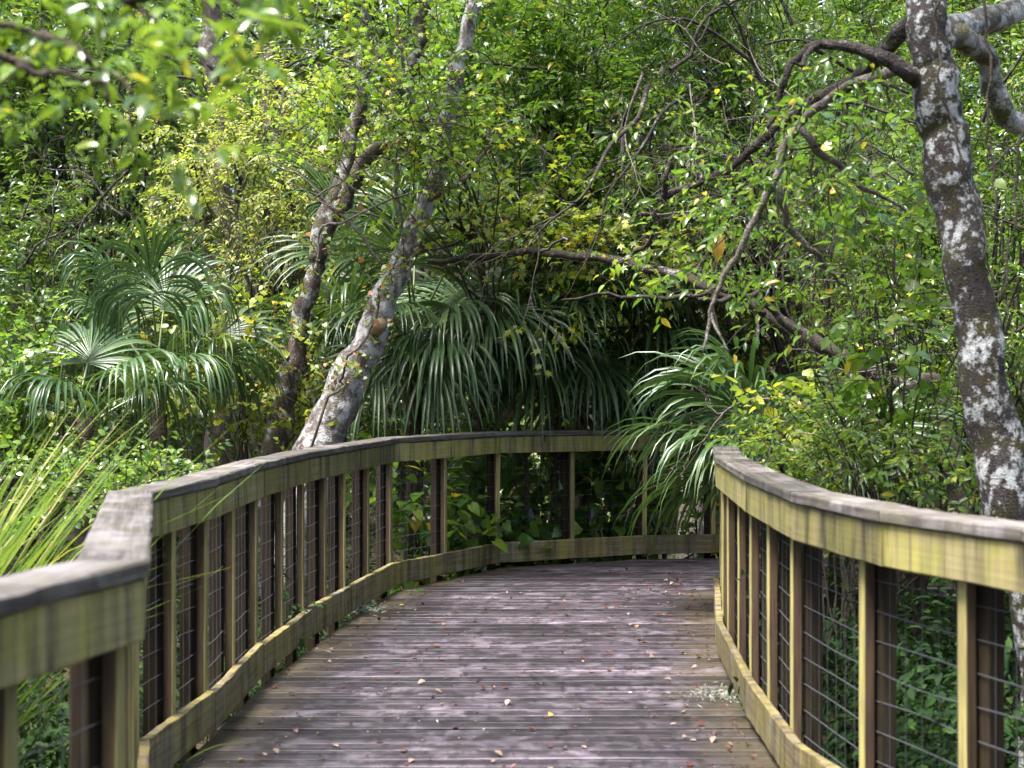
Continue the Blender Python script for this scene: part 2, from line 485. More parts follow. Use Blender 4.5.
L_LICHEN = leaf_mat('lichen_tuft', [(0, (.13, .15, .125)), (1, (.24, .265, .235))], .8, .15, tcol=(.3, .3, .25))

# ------------------------------------------------------------------ boardwalk
# inner edge of the two railings on plan, walking away from the camera
LP = np.array([(-2.05, -1.75), (-1.44, .92), (-.828, 3.60), (-1.344, 5.94), (-1.272, 6.87), (-1.267, 8.18), (-1.185, 9.48), (-1.051, 10.45), (-.863, 11.81), (-.10, 13.30), (1.16, 13.96), (2.45, 14.15), (3.75, 13.85), (5.0, 13.3)])
RP = np.array([(.41, -1.85), (1.04, .91), (1.67, 3.67), (1.406, 4.39), (1.167, 5.04), (1.035, 5.90), (1.048, 7.15), (1.14, 8.94), (1.40, 11.10), (2.05, 11.72), (3.3, 11.75), (4.6, 11.2)])
H_CAP, T_CAP = 1.128, .040
F_BOT, K_BOT, K_TOP = .948, .036, .203


def offset_poly(pl, d):
    """plan polyline moved sideways by d (to the left of travel for positive d), mitred"""
    out = []
    for i in range(len(pl)):
        ns = []
        for a, b in ((i - 1, i), (i, i + 1)):
            if a >= 0 and b < len(pl):
                t = unit(pl[b] - pl[a]); ns.append(np.array([-t[1], t[0]]))
        if len(ns) == 1: out.append(pl[i] + ns[0] * d)
        else:
            m = unit(ns[0] + ns[1]); out.append(pl[i] + m * d / max(.5, np.dot(m, ns[0])))
    return np.array(out)


def beam(mb, a0, a1, b0, b1, z0, z1, seed=0, ch=.004, jit=.0018, gap=.002, z0b=None, z1b=None):
    """board between plan points: inner edge a0->a1, outer edge b0->b1, height z0..z1"""
    r = rs(seed)
    a0, a1, b0, b1 = [np.asarray(q, dtype=float) for q in (a0, a1, b0, b1)]
    Lg = np.linalg.norm(a1 - a0); m = max(2, int(Lg / .11))
    W = np.linalg.norm(b0 - a0)
    ts = np.linspace(gap / max(Lg, .01), 1 - gap / max(Lg, .01), m + 1)
    V = []; G = []
    prof = [(0, ch, 0, 0), (ch, 0, 0, 0), (-ch, 0, 1, 0), (0, ch, 1, 0), (0, -ch, 1, 1), (-ch, 0, 1, 1), (ch, 0, 0, 1), (0, -ch, 0, 1)]
    h = z1 - z0
    for t in ts:
        a = a0 * (1 - t) + a1 * t; b = b0 * (1 - t) + b1 * t; w = unit(b - a); wl = np.linalg.norm(b - a)
        for (dx, dz, sx, sz) in prof:
            x = sx * wl + dx; z = z0 + sz * h + dz
            q = a + w * x
            jx, jz = r.normal(0, jit, 2)
            V.append((q[0] + w[0] * jx, q[1] + w[1] * jx, z + jz)); G.append((t * Lg, x, z))
    n = 8
    F = [(i * n + k, i * n + (k + 1) % n, (i + 1) * n + (k + 1) % n, (i + 1) * n + k) for i in range(m) for k in range(n)]
    mb.add(V, [np.array(F), np.array([list(range(n))[::-1], [m * n + k for k in range(n)]])], G)


def upright(mb, c, t, nrm, w, d0, d1, z0, z1, seed=0, ch=.004):
    """post: centre on plan c, tangent t, outward nrm, width w, from depth d0 to d1"""
    r = rs(seed)
    xs = [-w / 2, w / 2]
    prof = [(-w / 2 + ch, d0), (w / 2 - ch, d0), (w / 2, d0 + ch), (w / 2, d1 - ch), (w / 2 - ch, d1), (-w / 2 + ch, d1), (-w / 2, d1 - ch), (-w / 2, d0 + ch)]
    m = 7; V = []; G = []
    lean = r.normal(0, .004, 2)
    for i in range(m + 1):
        z = z0 + (z1 - z0) * i / m
        for (x, d) in prof:
            q = c + t * (x + lean[0] * i / m) + nrm * (d) + r.normal(0, .0009, 2)
            V.append((q[0], q[1], z)); G.append((x, d, z))
    n = 8
    F = [(i * n + k, i * n + (k + 1) % n, (i + 1) * n + (k + 1) % n, (i + 1) * n + k) for i in range(m) for k in range(n)]
    mb.add(V, [np.array(F), np.array([list(range(n))[::-1], [m * n + k for k in range(n)]])], G)


def arc(pl):
    return np.concatenate([[0], np.cumsum(np.linalg.norm(np.diff(pl, axis=0), axis=1))])


def along(pl, s):
    a = arc(pl); i = int(np.clip(np.searchsorted(a, s) - 1, 0, len(pl) - 2)); u = (s - a[i]) / (a[i + 1] - a[i])
    return pl[i] * (1 - u) + pl[i + 1] * u, unit(pl[i + 1] - pl[i])


def ray_hits(pl, pxs, i0):
    """arc positions where the railing line is seen at the given pixel columns, from vertex i0 on"""
    a = arc(pl); out = []
    for px in pxs:
        k = (px - 512) / FP
        for i in range(i0, len(pl) - 1):
            f0 = pl[i][0] - k * pl[i][1]; f1 = pl[i + 1][0] - k * pl[i + 1][1]
            if f0 * f1 <= 0 and abs(f0 - f1) > 1e-6:
                out.append(a[i] + (a[i + 1] - a[i]) * f0 / (f0 - f1)); break
    return out


def railing(label, pl, side, stations, seed):
    root = thing('railing', label, 'railing', (pl[2][0], pl[2][1], 0))
    org = (pl[2][0], pl[2][1], 0)
    o = lambda d: offset_poly(pl, side * d)
    cap_i, cap_o = o(-.012), o(.152)
    f_i, f_o = o(.0), o(.038)
    for i in range(len(pl) - 1):
        mb = MB(); r = rs(seed * 100 + i); dz = r.normal(0, .0015)
        beam(mb, cap_i[i], cap_i[i + 1], cap_o[i], cap_o[i + 1], H_CAP - T_CAP + dz, H_CAP + dz, seed * 31 + i, .006, .0011)
        mb.build('cap_board', M_CAP, root, org, gr=True, smooth=False)
        mb = MB(); beam(mb, f_i[i], f_i[i + 1], f_o[i], f_o[i + 1], F_BOT, H_CAP - T_CAP - .004, seed * 37 + i, .004, .0012)
        mb.build('rail_board', M_RAIL, root, org, gr=True, smooth=False)
        mb = MB(); beam(mb, f_i[i], f_i[i + 1], f_o[i], f_o[i + 1], K_BOT + r.normal(0, .004), K_TOP + r.normal(0, .004), seed * 41 + i, .004, .0016)
        mb.build('kick_board', M_KICK, root, org, gr=True, smooth=False)
    nodes = []
    for q, s in enumerate(stations):
        c, t = along(pl, s); nv = np.array([-t[1], t[0]]) * side
        mb = MB(); upright(mb, c, t, nv, .040, .0385, .080, K_BOT - .02, H_CAP - T_CAP - .003, seed * 53 + q)
        mb.build('baluster', M_BAL, root, org, gr=True, smooth=False)
        mb = MB(); upright(mb, c - t * .01, t, nv, .092, .092, .142 if q % 2 else .150, GROUND - .1, H_CAP - T_CAP - .01 - .0 * q, seed * 59 + q)
        mb.build('post', M_POST, root, org, gr=True, smooth=False)
        nodes.append(c + nv * .086)
    for q in range(len(nodes) - 1):
        a, b = nodes[q], nodes[q + 1]
        Lg = np.linalg.norm(b - a)
        if Lg < .1: continue
        r = rs(seed * 71 + q); mb = MB()
        sag = r.normal(0, .006, 12)
        for k in range(9):
            z = .17 + k * .100
            mid = (a + b) / 2 + r.normal(0, .004, 2)
            tube(mb, [(a[0], a[1], z), (mid[0], mid[1], z + sag[k]), (b[0], b[1], z)], [.0019, .0019], 4, 3, cap=False)
        nv = max(2, int(round(Lg / .10)))
        for k in range(1, nv):
            c = a + (b - a) * k / nv
            tube(mb, [(c[0], c[1], .10), (c[0], c[1], .55), (c[0], c[1], 1.04)], [.0011, .0011], 4, 1, cap=False)
        mb.build('wire_panel', M_WIRE, root, org)
    return root


aL, aR = arc(LP), arc(RP)
stL = [.2, .85, 1.5, 2.15, 2.74, 3.4, 4.0, 4.6, 5.0, aL[2] - .03, aL[2] + .62, aL[2] + 1.25, aL[2] + 1.85, aL[3] - .02]
stL += ray_hits(LP, [184, 215.6, 242.6, 264.8, 289.7, 310.5, 332, 351, 374.4, 396, 450.3, 500.3, 575, 645.5], 3)
while stL[-1] + .62 < aL[-1]: stL.append(stL[-1] + .62)
stR = [.2 + .62 * k for k in range(9)] + [aR[2] + .05]
stR += sorted(ray_hits(RP, [951, 850], 2)) + sorted(ray_hits(RP[:6], [788.5], 2))
y6 = aR[5]
stR += [y6 + .28, y6 + .88, y6 + 1.50, y6 + 2.12, y6 + 2.75, y6 + 3.4, y6 + 4.05, y6 + 4.7, aR[8] - .04]
while stR[-1] + .62 < aR[-1]: stR.append(stR[-1] + .62)
railing('long timber railing curving along the left side and round the far bend of the boardwalk', LP, 1, stL, 3)
railing('shorter timber railing with wire mesh along the right side of the boardwalk', RP, -1, stR, 5)

# deck planks, one mesh
mb = MB()
pairs = [(LP[0], RP[0]), (LP[1], RP[1]), (LP[2], RP[2]), (LP[3], RP[5] + np.array([0, .05])), (LP[5], RP[6] * .4 + RP[7] * .6), (LP[7], np.array([1.32, 10.45])), (LP[8], np.array([1.47, 11.82]))]
rd = rs(5)


def plank(a0, a1, b0, b1, q):
    """near edge a0-b0, far edge a1-b1 (left, right)"""
    t = rd.normal(0, .0011); tl = rd.normal(0, .0009, 2)
    z = t; zb = -.036
    V = []; G = []
    m = 8
    for k in range(m + 1):
        u = k / m
        n_ = a0 * (1 - u) + b0 * u; f_ = a1 * (1 - u) + b1 * u
        w = unit(f_ - n_); Wd = np.linalg.norm(f_ - n_)
        n_ = n_ + w * (.002 + abs(rd.normal(0, .0010))); f_ = f_ - w * (.002 + abs(rd.normal(0, .0010)))
        x = u * np.linalg.norm(b0 - a0)
        e = .0022
        zz = z + rd.normal(0, .0008, 2) + tl
        for p_, dz in ((n_, zb), (n_, zz[0] - e), (n_ + w * e, zz[0]), (f_ - w * e, zz[1]), (f_, zz[1] - e), (f_, zb)):
            V.append((p_[0], p_[1], dz)); G.append((x, np.dot(p_ - n_, w), min(x, np.linalg.norm(b0 - a0) - x)))
    n = 6
    F = [(i * n + k, (i + 1) * n + k, (i + 1) * n + k + 1, i * n + k + 1) for i in range(m) for k in range(n - 1)]
    mb.add(V, [np.array(F), np.array([list(range(n)), [m * n + k for k in range(n)][::-1]])], G)


q = 0
for (l0, r0), (l1, r1) in zip(pairs[:-1], pairs[1:]):
    l0, r0, l1, r1 = [np.asarray(v, dtype=float) for v in (l0, r0, l1, r1)]
    dist = .5 * (np.linalg.norm(l1 - l0) + np.linalg.norm(r1 - r0)); n = max(1, int(round(dist / .142)))
    for k in range(n):
        u0, u1 = k / n, (k + 1) / n
        A0, A1, B0, B1 = l0 * (1 - u0) + l1 * u0, l0 * (1 - u1) + l1 * u1, r0 * (1 - u0) + r1 * u0, r0 * (1 - u1) + r1 * u1
        e0 = unit(B0 - A0) * rd.uniform(.004, .02); e1 = unit(B1 - A1) * .012
        plank(A0 + e0, A1 + e0, B0 + e1 * 2, B1 + e1 * 2, q); q += 1
lx = lambda Y: float(np.interp(Y, LP[8:11, 1], LP[8:11, 0]))
y = 11.825
while y < 13.9:
    plank(np.array([lx(y) + .02, y]), np.array([lx(y + .14) + .02, y + .14]), np.array([5.0, y + .1]), np.array([5.0, y + .24]), q); y += .142; q += 1
mb.build('boardwalk_deck', M_DECK, None, (0, 0, 0), smooth=False, gr=True).__setitem__('kind', 'structure')
# frame under the deck
mb = MB()
for pl, sd in ((LP, 1), (RP, -1)):
    a, b = offset_poly(pl, sd * -.075), offset_poly(pl, sd * -.03)
    for i in range(len(pl) - 1):
        beam(mb, a[i], a[i + 1], b[i], b[i + 1], -.28, -.042, i)
mb.build('deck_joists', M_POST, None, (0, 0, 0), smooth=False, gr=True).__setitem__('kind', 'structure')

# ------------------------------------------------------------------ ground
t = NT('forest_floor')
tc = t.n('ShaderNodeTexCoord'); v = tc.outputs['Object']
n1 = t.noise(v, 14, 8, .7); n2 = t.noise(v, 1.2, 4)
col = t.ramp(n1, [(.3, (.020, .014, .009)), (.5, (.065, .045, .028)), (.7, (.13, .095, .06))])
col = t.mix(t.ramp(n2, [(.45, 0.), (.65, .7)]), col, (.04, .055, .015))
t.l(t.bsdf(col, .9, .2, n1, 1, .05), t.out.inputs[0])
mb = MB()
N = 90
xs = np.sign(np.linspace(-1, 1, N)) * np.abs(np.linspace(-1, 1, N)) ** 2 * 160
ys = np.linspace(0, 1, N) ** 2 * 260 - 12
X, Yg = np.meshgrid(xs, ys)
Z = GROUND + .10 * np.sin(X * .9 + 1) * np.cos(Yg * .7) + .05 * np.sin(X * 2.3) * np.sin(Yg * 1.9 + 2)
V = np.stack([X, Yg, Z], -1).reshape(-1, 3)
F = np.array([(j * N + i, j * N + i + 1, (j + 1) * N + i + 1, (j + 1) * N + i) for j in range(N - 1) for i in range(N - 1)])
mb.add(V, F); mb.build('ground', t.m, None, (0, 0, 0))['kind'] = 'structure'

# ------------------------------------------------------------------ trees with visible trunks
# left: two leaning stems covered in pale lichen
base = P(300, 470, 12.6); base[2] = GROUND - .05
root = thing('leaning_tree', 'pale lichen-covered tree with two leaning trunks rising behind the left railing', 'tree', base)
k = 12.6
mb = MB()
b0 = base + np.array([.15, 0, 0])
c1 = tube(mb, [P(285, 600, k), P(318, 455, k), P(345, 390, k), P(372, 330, k), P(402, 258, k), P(428, 195, k), P(447, 120, k), P(460, 60, k), P(475, -20, k), P(480, -120, k), P(500, -260, k)],
          [.21, .178, .152, .122, .088, .078, .064, .056, .048, .04, .03], 16, 6, .26, .016, 3)
mb.build('trunk', B_PALE, root, base)
mb = MB()
k2 = 12.9
tube(mb, [P(268, 600, k2), P(274, 450, k2), P(288, 385, k2), P(303, 320, k2), P(318, 255, k2), P(345, 195, k2), P(380, 140, k2), P(412, 60, k2), P(428, -10, k2), P(440, -150, k2)],
     [.12, .10, .078, .07, .064, .062, .06, .055, .045, .03], 14, 6, .32, .026, 5)
tube(mb, [P(316, 262, k2), P(326, 215, k2), P(350, 150, k2 + .2), P(362, 80, k2 + .3), P(366, 10, k2 + .3), P(360, -80, k2)], [.075, .065, .06, .055, .045, .03], 10, 5, .2, .02, 9)
mb.build('trunk', bark_mat('ridged_lichen_bark', (.065, .052, .042), .62, .35, 1.2, (.30, .30, .29), red=(.06, .035, .025)), root, base)
mb = MB()
tube(mb, [P(376, 330, k - .10), P(379, 325, k - .20), P(381, 323, k - .25)], [.055, .05, .045], 9, 3, .1)
mb.build('branch_stub', simple('cut_wood', (.30, .20, .10), .8), root, base)
mb = MB()
for j, (pts, r0) in enumerate([([(428, 200), (455, 185), (480, 160), (498, 130), (520, 118)], .022), ([(440, 150), (420, 118), (402, 60), (398, 0)], .025),
                               ([(404, 255), (398, 200), (396, 160), (380, 110), (372, 60)], .018), ([(386, 268), (350, 225), (310, 185), (270, 160)], .014),
                               ([(330, 300), (318, 262), (322, 230), (350, 218), (420, 190), (440, 186), (470, 185)], .012), ([(410, 240), (370, 215), (330, 208), (290, 180)], .012)]):
    limb(B_PALETWIG, root, base, [P(a, b, k - .15 * (i + 1) * .4) for i, (a, b) in enumerate(pts)], [r0, r0 * .9, r0 * .6, r0 * .35], 6, 5, .15, .012, 20 + j)
fm = MB(); r = rs(41)
C, D = in_lobes(r, [lobe(500, -260, 12.6, 260, 120, 2.4), lobe(380, -180, 12.8, 160, 90, 2)], 420)
sprays(fm, None, C, D, r, 'oval', .09, .6, 16)
fm.build('crown', L_MID, root, base)

# creeper on the left trunks, with reddening leaves
base = P(330, 470, 12.3); base[2] = GROUND
root = thing('creeper', 'reddening creeper climbing up the pale leaning trunks', 'vine', base)
fm, tm = MB(), MB(); r = rs(8)
C1 = np.vstack([P(a, b, 12.35) + r.normal(0, .10, 3) for a, b in zip(np.interp(np.linspace(0, 1, 74), [0, .3, .6, 1], [330, 372, 404, 440]), np.linspace(400, 130, 74))])
C2 = np.vstack([P(a, b, 12.55) + r.normal(0, .10, 3) for a, b in zip(np.interp(np.linspace(0, 1, 60), [0, .5, 1], [280, 310, 395]), np.linspace(420, 110, 60))])
CC = np.vstack([C1, C2]); sprays(fm, tm, CC, r.normal(0, 1, CC.shape) + np.array([0, -.8, -.3]), r, 'heart', .046, .2, 5, twig_r=.003)
tube(tm, [P(300, 500, 12.3), P(330, 400, 12.3), P(352, 360, 12.32), P(385, 290, 12.38), P(405, 230, 12.4)], [.012, .01, .009, .006], 5, 6, 0, .03, 4)
fm.build('foliage', L_RED, root, base); tm.build('stems', B_TWIG, root, base)

# right: lichen and moss covered trunk close behind the right railing
k = 7.0
base = P(1062, 700, k); base[2] = GROUND - .05
root = thing('mossy_tree', 'mossy white-spotted tree trunk standing close behind the right railing', 'tree', base)
mb = MB()
tube(mb, [base, P(1048, 640, k), P(1012, 515, k), P(988, 400, k), P(970, 280, k), P(951, 180, k), P(938, 105, k), P(930, 40, k), P(922, -30, k + .1), P(915, -140, k + .2), P(925, -330, k + .2), P(960, -560, k)],
     [.19, .132, .116, .106, .098, .096, .102, .090, .084, .075, .06, .03], 18, 7, .15, .010, 11)
mb.build('trunk', B_DARK, root, base)
mb = MB()
tube(mb, [P(940, 92, k), P(915, 78, k - .05), P(892, 62, k - .1), P(860, 50, k - .1), P(822, 44, k - .05), P(800, 56, k), P(786, 74, k), P(779, 104, k + .05), P(768, 130, k + .05)], [.05, .038, .032, .026, .021, .018, .016, .013, .007], 10, 6, .36, .004, 2)
tube(mb, [P(820, 45, k - .05), P(808, 52, k - .1), P(802, 66, k - .15), P(790, 62, k - .2)], [.012, .012, .008, .004], 6, 4, .2, .004, 6)
mb.build('limb', B_LIMB, root, base)
mb = MB()
tube(mb, [P(932, 12, k + .1), P(900, 34, k + .3), P(872, 62, k + .6), P(850, 84, k + .8), P(818, 98, k + 1.0), P(790, 118, k + 1.1), P(762, 140, k + 1.2), P(735, 165, k + 1.3), P(705, 180, k + 1.4), P(676, 192, k + 1.5), P(657, 201, k + 1.6)],
     [.058, .042, .036, .032, .029, .026, .023, .02, .018, .015, .011], 10, 6, .32, .005, 3)
tube(mb, [P(665, 198, k + 1.55), P(664, 180, k + 1.5), P(672, 160, k + 1.5), P(668, 140, k + 1.5)], [.02, .015, .012, .006], 6, 4, .2, .006, 8)
mb.build('limb', B_LIMB, root, base)
mb = MB()
tube(mb, [P(928, 72, k), P(893, 72, k + .25), P(850, 86, k + .5), P(812, 112, k + .6), P(786, 142, k + .6), P(775, 180, k + .6), P(758, 212, k + .6), P(740, 250, k + .6), P(722, 280, k + .6), P(711, 312, k + .6), P(704, 352, k + .6)],
     [.032, .025, .022, .021, .020, .019, .017, .015, .013, .010, .006], 9, 6, .28, .004, 4)
tube(mb, [P(775, 185, k + .6), P(790, 225, k + .7), P(818, 258, k + .8), P(845, 285, k + 1)], [.02, .017, .013, .006], 7, 5, .2, .01, 14)
tube(mb, [P(800, 128, k + .6), P(830, 160, k + .7), P(862, 185, k + .8), P(905, 212, k + .9)], [.02, .018, .013, .006], 7, 5, .2, .012, 15)
tube(mb, [P(711, 312, k + .6), P(716, 330, k + .55), P(730, 352, k + .5)], [.009, .007, .004], 6, 4, .2, .004, 16)
mb.build('limb', B_PALETWIG, root, base)
PL = bark_mat('pale_limb_bark', (.11, .095, .08), .85, .3, 1.1, (.42, .42, .41))
limb(PL, root, base, [P(940, 40, k), P(968, 40, k + .2), P(990, 68, k + .4), P(1000, 108, k + .5), P(1030, 128, k + .6), P(1090, 150, k + .8), P(1160, 130, k + 1)], [0.054, 0.0522, 0.0495, 0.0495, 0.0495, 0.0405, 0.0225], 10, 6, .2, .008, 6)
limb(PL, root, base, [P(935, 35, k), P(965, 28, k + .4), P(1000, 16, k + .7), P(1050, -8, k + 1), P(1120, -60, k + 1.2)], [.075, .07, .066, .055, .03], 10, 6, .2, .008, 7)
fm, tm = MB(), MB(); r = rs(17)
C, D = in_lobes(r, [lobe(930, -420, 7.2, 420, 190, 2.0), lobe(1150, -300, 7.4, 200, 150, 1.6), lobe(700, -430, 8, 250, 110, 1.6)], 520)
sprays(fm, tm, C, D, r, 'oval', .085, .5, 15)
fm.build('crown', L_MID, root, base); tm.build('twigs', B_TWIG, root, base)

# hanging vines beside the mossy trunk
for j, pts in enumerate([[(944, -40), (937, 30), (942, 90), (962, 160), (985, 240), (1000, 330)], [(984, -40), (988, 60), (990, 160), (1000, 230), (1008, 300)], [(1030, 60), (1020, 160), (1008, 260), (1004, 340)]]):
    tm = MB(); kk = 6.75 + .1 * j
    b_ = P(*pts[0], kk)
    tube(tm, [P(a, b, kk) for a, b in pts], [.007, .006, .005, .003], 6, 6, 0, .012, 50 + j)
    o = tm.build('hanging_vine', B_TWIG, None, b_)
    tag(o, ['thin bare vine twisting down across the front of the mossy trunk', 'thin straight vine hanging just right of the mossy trunk', 'thin vine slanting down from the frame edge behind the mossy trunk'][j], 'vine')

# leaning dead trunk crossing behind the right railing
k = 11.6
base = P(985, 450, 11.0); base[2] = GROUND
root = thing('fallen_tree', 'brown dead trunk leaning low across the gap between the far bend and the mossy tree', 'tree', base)
mb = MB()
tube(mb, [base, P(945, 408, 11.1), P(903, 387, 11.2), P(830, 350, 11.4), P(765, 314, 11.7), P(690, 280, 12), P(620, 262, 12.3), P(540, 252, 12.6), P(470, 258, 12.8), P(428, 262, 12.9)],
     [.11, .065, .055, .052, .049, .042, .035, .031, .026, .018], 10, 7, .32, .009, 21)
mb.build('trunk', bark_mat('dead_bark', (.040, .031, .026), .35, .25, 1.3, (.28, .26, .25)), root, base)
mb = MB()
for j, (pts, r0) in enumerate([([(765, 314), (735, 298), (700, 300), (640, 295), (560, 300)], .025), ([(800, 335), (760, 300), (728, 290), (690, 295)], .03), ([(620, 262), (650, 240), (660, 205), (690, 180)], .018),
                               ([(860, 365), (835, 395), (850, 410), (870, 392), (905, 372)], .018), ([(903, 387), (920, 360), (895, 300), (905, 260)], .016), ([(875, 420), (905, 412), (935, 405), (960, 410)], .016), ([(540, 252), (560, 240), (575, 235)], .014)]):
    limb(B_LIMB, root, base, [P(a, b, 11.3 - .1 * i) for i, (a, b) in enumerate(pts)], [r0, r0 * .8, r0 * .6, r0 * .3], 6, 5, .2, .02, 60 + j)

# ------------------------------------------------------------------ palms
def frond(root, base, az, el, pet, blade, r, nseg=46, spread=2.05, droop=.55, roll=0.0, mat=None):
    mb = MB()
    d = np.array([math.cos(el) * math.cos(az), math.cos(el) * math.sin(az), math.sin(el)])
    pts = [np.array(base, dtype=float)]; p = pts[0].copy()
    for i in range(6):
        p = p + d * pet / 6; pts.append(p.copy()); d = unit(d + np.array([0, 0, -.07]))
    sm = MB(); tube(sm, pts, [.016, .011, .009], 6, 2, 0, 0)
    h = pts[-1]; f = d
    s = unit(np.cross(f, [0, 0, 1.]))
    s = unit(s * math.cos(roll) + np.cross(s, f) * -math.sin(roll)); nn = np.cross(s, f)
    dth = 2 * spread / nseg
    K = 8
    for j in range(nseg):
        th = -spread + (j + .5) * dth + r.normal(0, .012)
        ln = blade * (1 - .30 * (abs(th) / spread) ** 1.5) * (r.uniform(.88, 1.08) if r.rand() > .07 else r.uniform(.5, .8))
        dd = unit(math.cos(th) * f + math.sin(th) * s + nn * (.18 - .20 * math.cos(th)))
        # the midrib of a cabbage palm leaf arches: middle fingers start further out
        c = h + f * blade * .16 * max(0, math.cos(th)) ** 2
        q = c.copy(); V = []
        side_n = nn
        dj = droop * (r.uniform(.65, 1.45) if r.rand() > .06 else 2.2); dd = unit(dd + r.normal(0, .035, 3))
        for k in range(K):
            u = k / (K - 1)
            side = unit(np.cross(dd, side_n))
            w = min(max(u * ln, .015) * math.tan(dth / 2) * 1.04, blade * .42 * math.tan(dth / 2) * 1.04)
            if u > .42: w *= max(.04, 1 - ((u - .42) / .58) ** 1.4)
            side_n = np.cross(side, dd)
            V += [q - side * w + side_n * w * .55, q, q + side * w + side_n * w * .55]
            q = q + dd * ln / (K - 1)
            g = dj * (.16 + 1.35 * max(0, u - .20))
            dd = unit(dd + np.array([0, 0, -1.]) * g)
        F = []
        for k in range(K - 1):
            a = 3 * k
            F += [(a, a + 1, a + 4, a + 3), (a + 1, a + 2, a + 5, a + 4)]
        mb.add(V, np.array(F))
    fo = mb.build('frond', mat or L_PALM, root, tuple(root.location))
    sm.build('stalk', L_STALK if mat is None else mat, fo, tuple(root.location))
    return fo


def palm(label, crown, fronds, seed, trunk_r=.08, dead=(), dscale=1.0):
    """crown: where the fronds spring from; fronds: (azimuth, elevation, petiole, blade) in degrees and metres"""
    r = rs(seed)
    crown = np.asarray(crown, dtype=float)
    base = np.array([crown[0], crown[1], GROUND])
    root = thing('fan_palm', label, 'palm', base)
    mb = MB()
    tube(mb, [base, (base + crown) / 2 + np.append(r.normal(0, .02, 2), 0), crown + np.array([0, 0, .05])], [trunk_r * 1.1, trunk_r, trunk_r * .8], 12, 8, .3, .01, seed)
    mb.build('trunk', bark_mat('palm_boot_bark', (.075, .055, .04), .15, .3, .7), root, base)
    for (az, el, pet, bl, dr) in fronds:
        dr *= dscale
        frond(root, crown + r.normal(0, .03, 3), math.radians(az), math.radians(el), pet, bl, r, droop=dr, roll=r.normal(0, .35))
    for (az, el, pet, bl, dr) in dead:
        frond(root, crown, math.radians(az), math.radians(el), pet, bl, r, droop=dr, mat=L_DEADPALM, nseg=34)['label'] = 'dead brown hanging frond'
    return root


R_ = rs(3)


def ring(n, el0, el1, pet, bl, dr, a0=0, a1=360):
    return [(a0 + (a1 - a0) * (i + .5) / n + R_.normal(0, 9), R_.uniform(el0, el1), pet * R_.uniform(.8, 1.2), bl * R_.uniform(.88, 1.1), dr * R_.uniform(.8, 1.25)) for i in range(n)]


# azimuth 0 = right, 90 = away, 180 = left, 270 = towards the camera
palm('fan palm with long drooping fronds at the left, behind the boardwalk railing', P(158, 398, 12.8),
     [(215, 72, .80, .76, 1.8), (325, 68, .62, .78, 1.9), (262, 80, .85, .82, 1.9), (200, 50, .5, .70, 1.7), (300, 35, .6, .75, 1.5), (345, 40, .6, .75, 1.5), (20, 50, .6, .8, .9), (90, 70, .8, .8, .8), (150, 55, .7, .75, .9)], 1)
palm('tall fan palm directly behind the pale leaning trunks', P(415, 335, 14.1),
     [(185, 68, 1.1, 1.05, .75), (350, 66, 1.05, 1.05, .8), (265, 60, .75, 1.0, .9), (215, 35, .7, .95, .85), (310, 30, .55, .95, .9), (240, 78, 1.2, 1.0, .8), (10, 40, .9, 1.0, .7), (150, 50, 1.0, 1.0, .7), (90, 65, 1.2, 1.0, .6), (280, 8, .4, .8, .7), (250, 30, .5, 1.0, 1.0), (300, 12, .55, 1.0, 1.2), (330, 25, .8, 1.05, 1.0), (200, 15, .8, 1.0, 1.0), (238, -8, .45, .95, 1.0), (292, -12, .5, .95, .9)], 2, dscale=.68)
palm('fan palm with hanging fronds behind the middle of the far railing', P(558, 335, 14.5),
     [(200, 62, 1.0, 1.05, .85), (340, 62, 1.0, 1.1, .8), (270, 66, .8, 1.05, .9), (300, 35, .7, 1.0, .6), (235, 32, .65, .95, .85), (10, 35, .9, 1.05, .6), (170, 35, .8, 1.0, .7), (60, 60, 1.0, 1.0, .6), (120, 60, 1.0, 1.0, .6), (325, 5, .5, .9, .9), (270, 25, .5, 1.0, 1.2), (235, 5, .6, 1.0, 1.2), (200, 28, .9, 1.05, 1.1), (345, 15, .7, 1.05, 1.1), (248, -10, .45, .95, 1.0), (305, -6, .5, .95, 1.0)], 4, dead=((80, -50, .5, .9, .4),), dscale=.62)
palm('fan palm whose dark open fans stand behind the right end of the far railing', P(618, 350, 14.95),
     [(180, 55, .7, .95, .5), (215, 35, .6, .9, .45), (320, 50, .7, .95, .6), (265, 45, .5, .9, .6), (10, 40, .7, .95, .6), (90, 60, .8, .9, .5), (160, 20, .6, .9, .4), (345, 20, .6, .9, .6), (240, 15, .5, .95, 1.0), (285, -25, .45, .9, .7), (300, 25, .6, 1.0, 1.0), (210, 5, .7, .95, .9)], 5)
palm('bushy low fan palm filling the space between two taller palms behind the far railing', P(478, 395, 14.4), [(265, 50, .5, .85, 1.1), (225, 40, .5, .85, 1.1), (310, 40, .5, .85, 1.2), (180, 50, .6, .85, .9), (0, 50, .6, .85, .9), (90, 60, .6, .9, .7)], 9, .09)
palm('low fan palm spilling its fronds over the far end of the right railing', P(778, 472, 10.9) + np.array([.15, -.1, -.1]),
     [(170, 42, .60, .88, .75), (192, 55, .60, .92, .95), (212, 40, .45, .85, 1.0), (178, 22, .40, .85, .8), (290, 62, .28, .70, .35), (340, 45, .4, .75, .6), (200, 70, .55, .85, .7), (250, 50, .35, .7, .8), (90, 60, .5, .8, .6), (150, 60, .6, .9, .6), (30, 45, .5, .8, .6)], 6, .09)
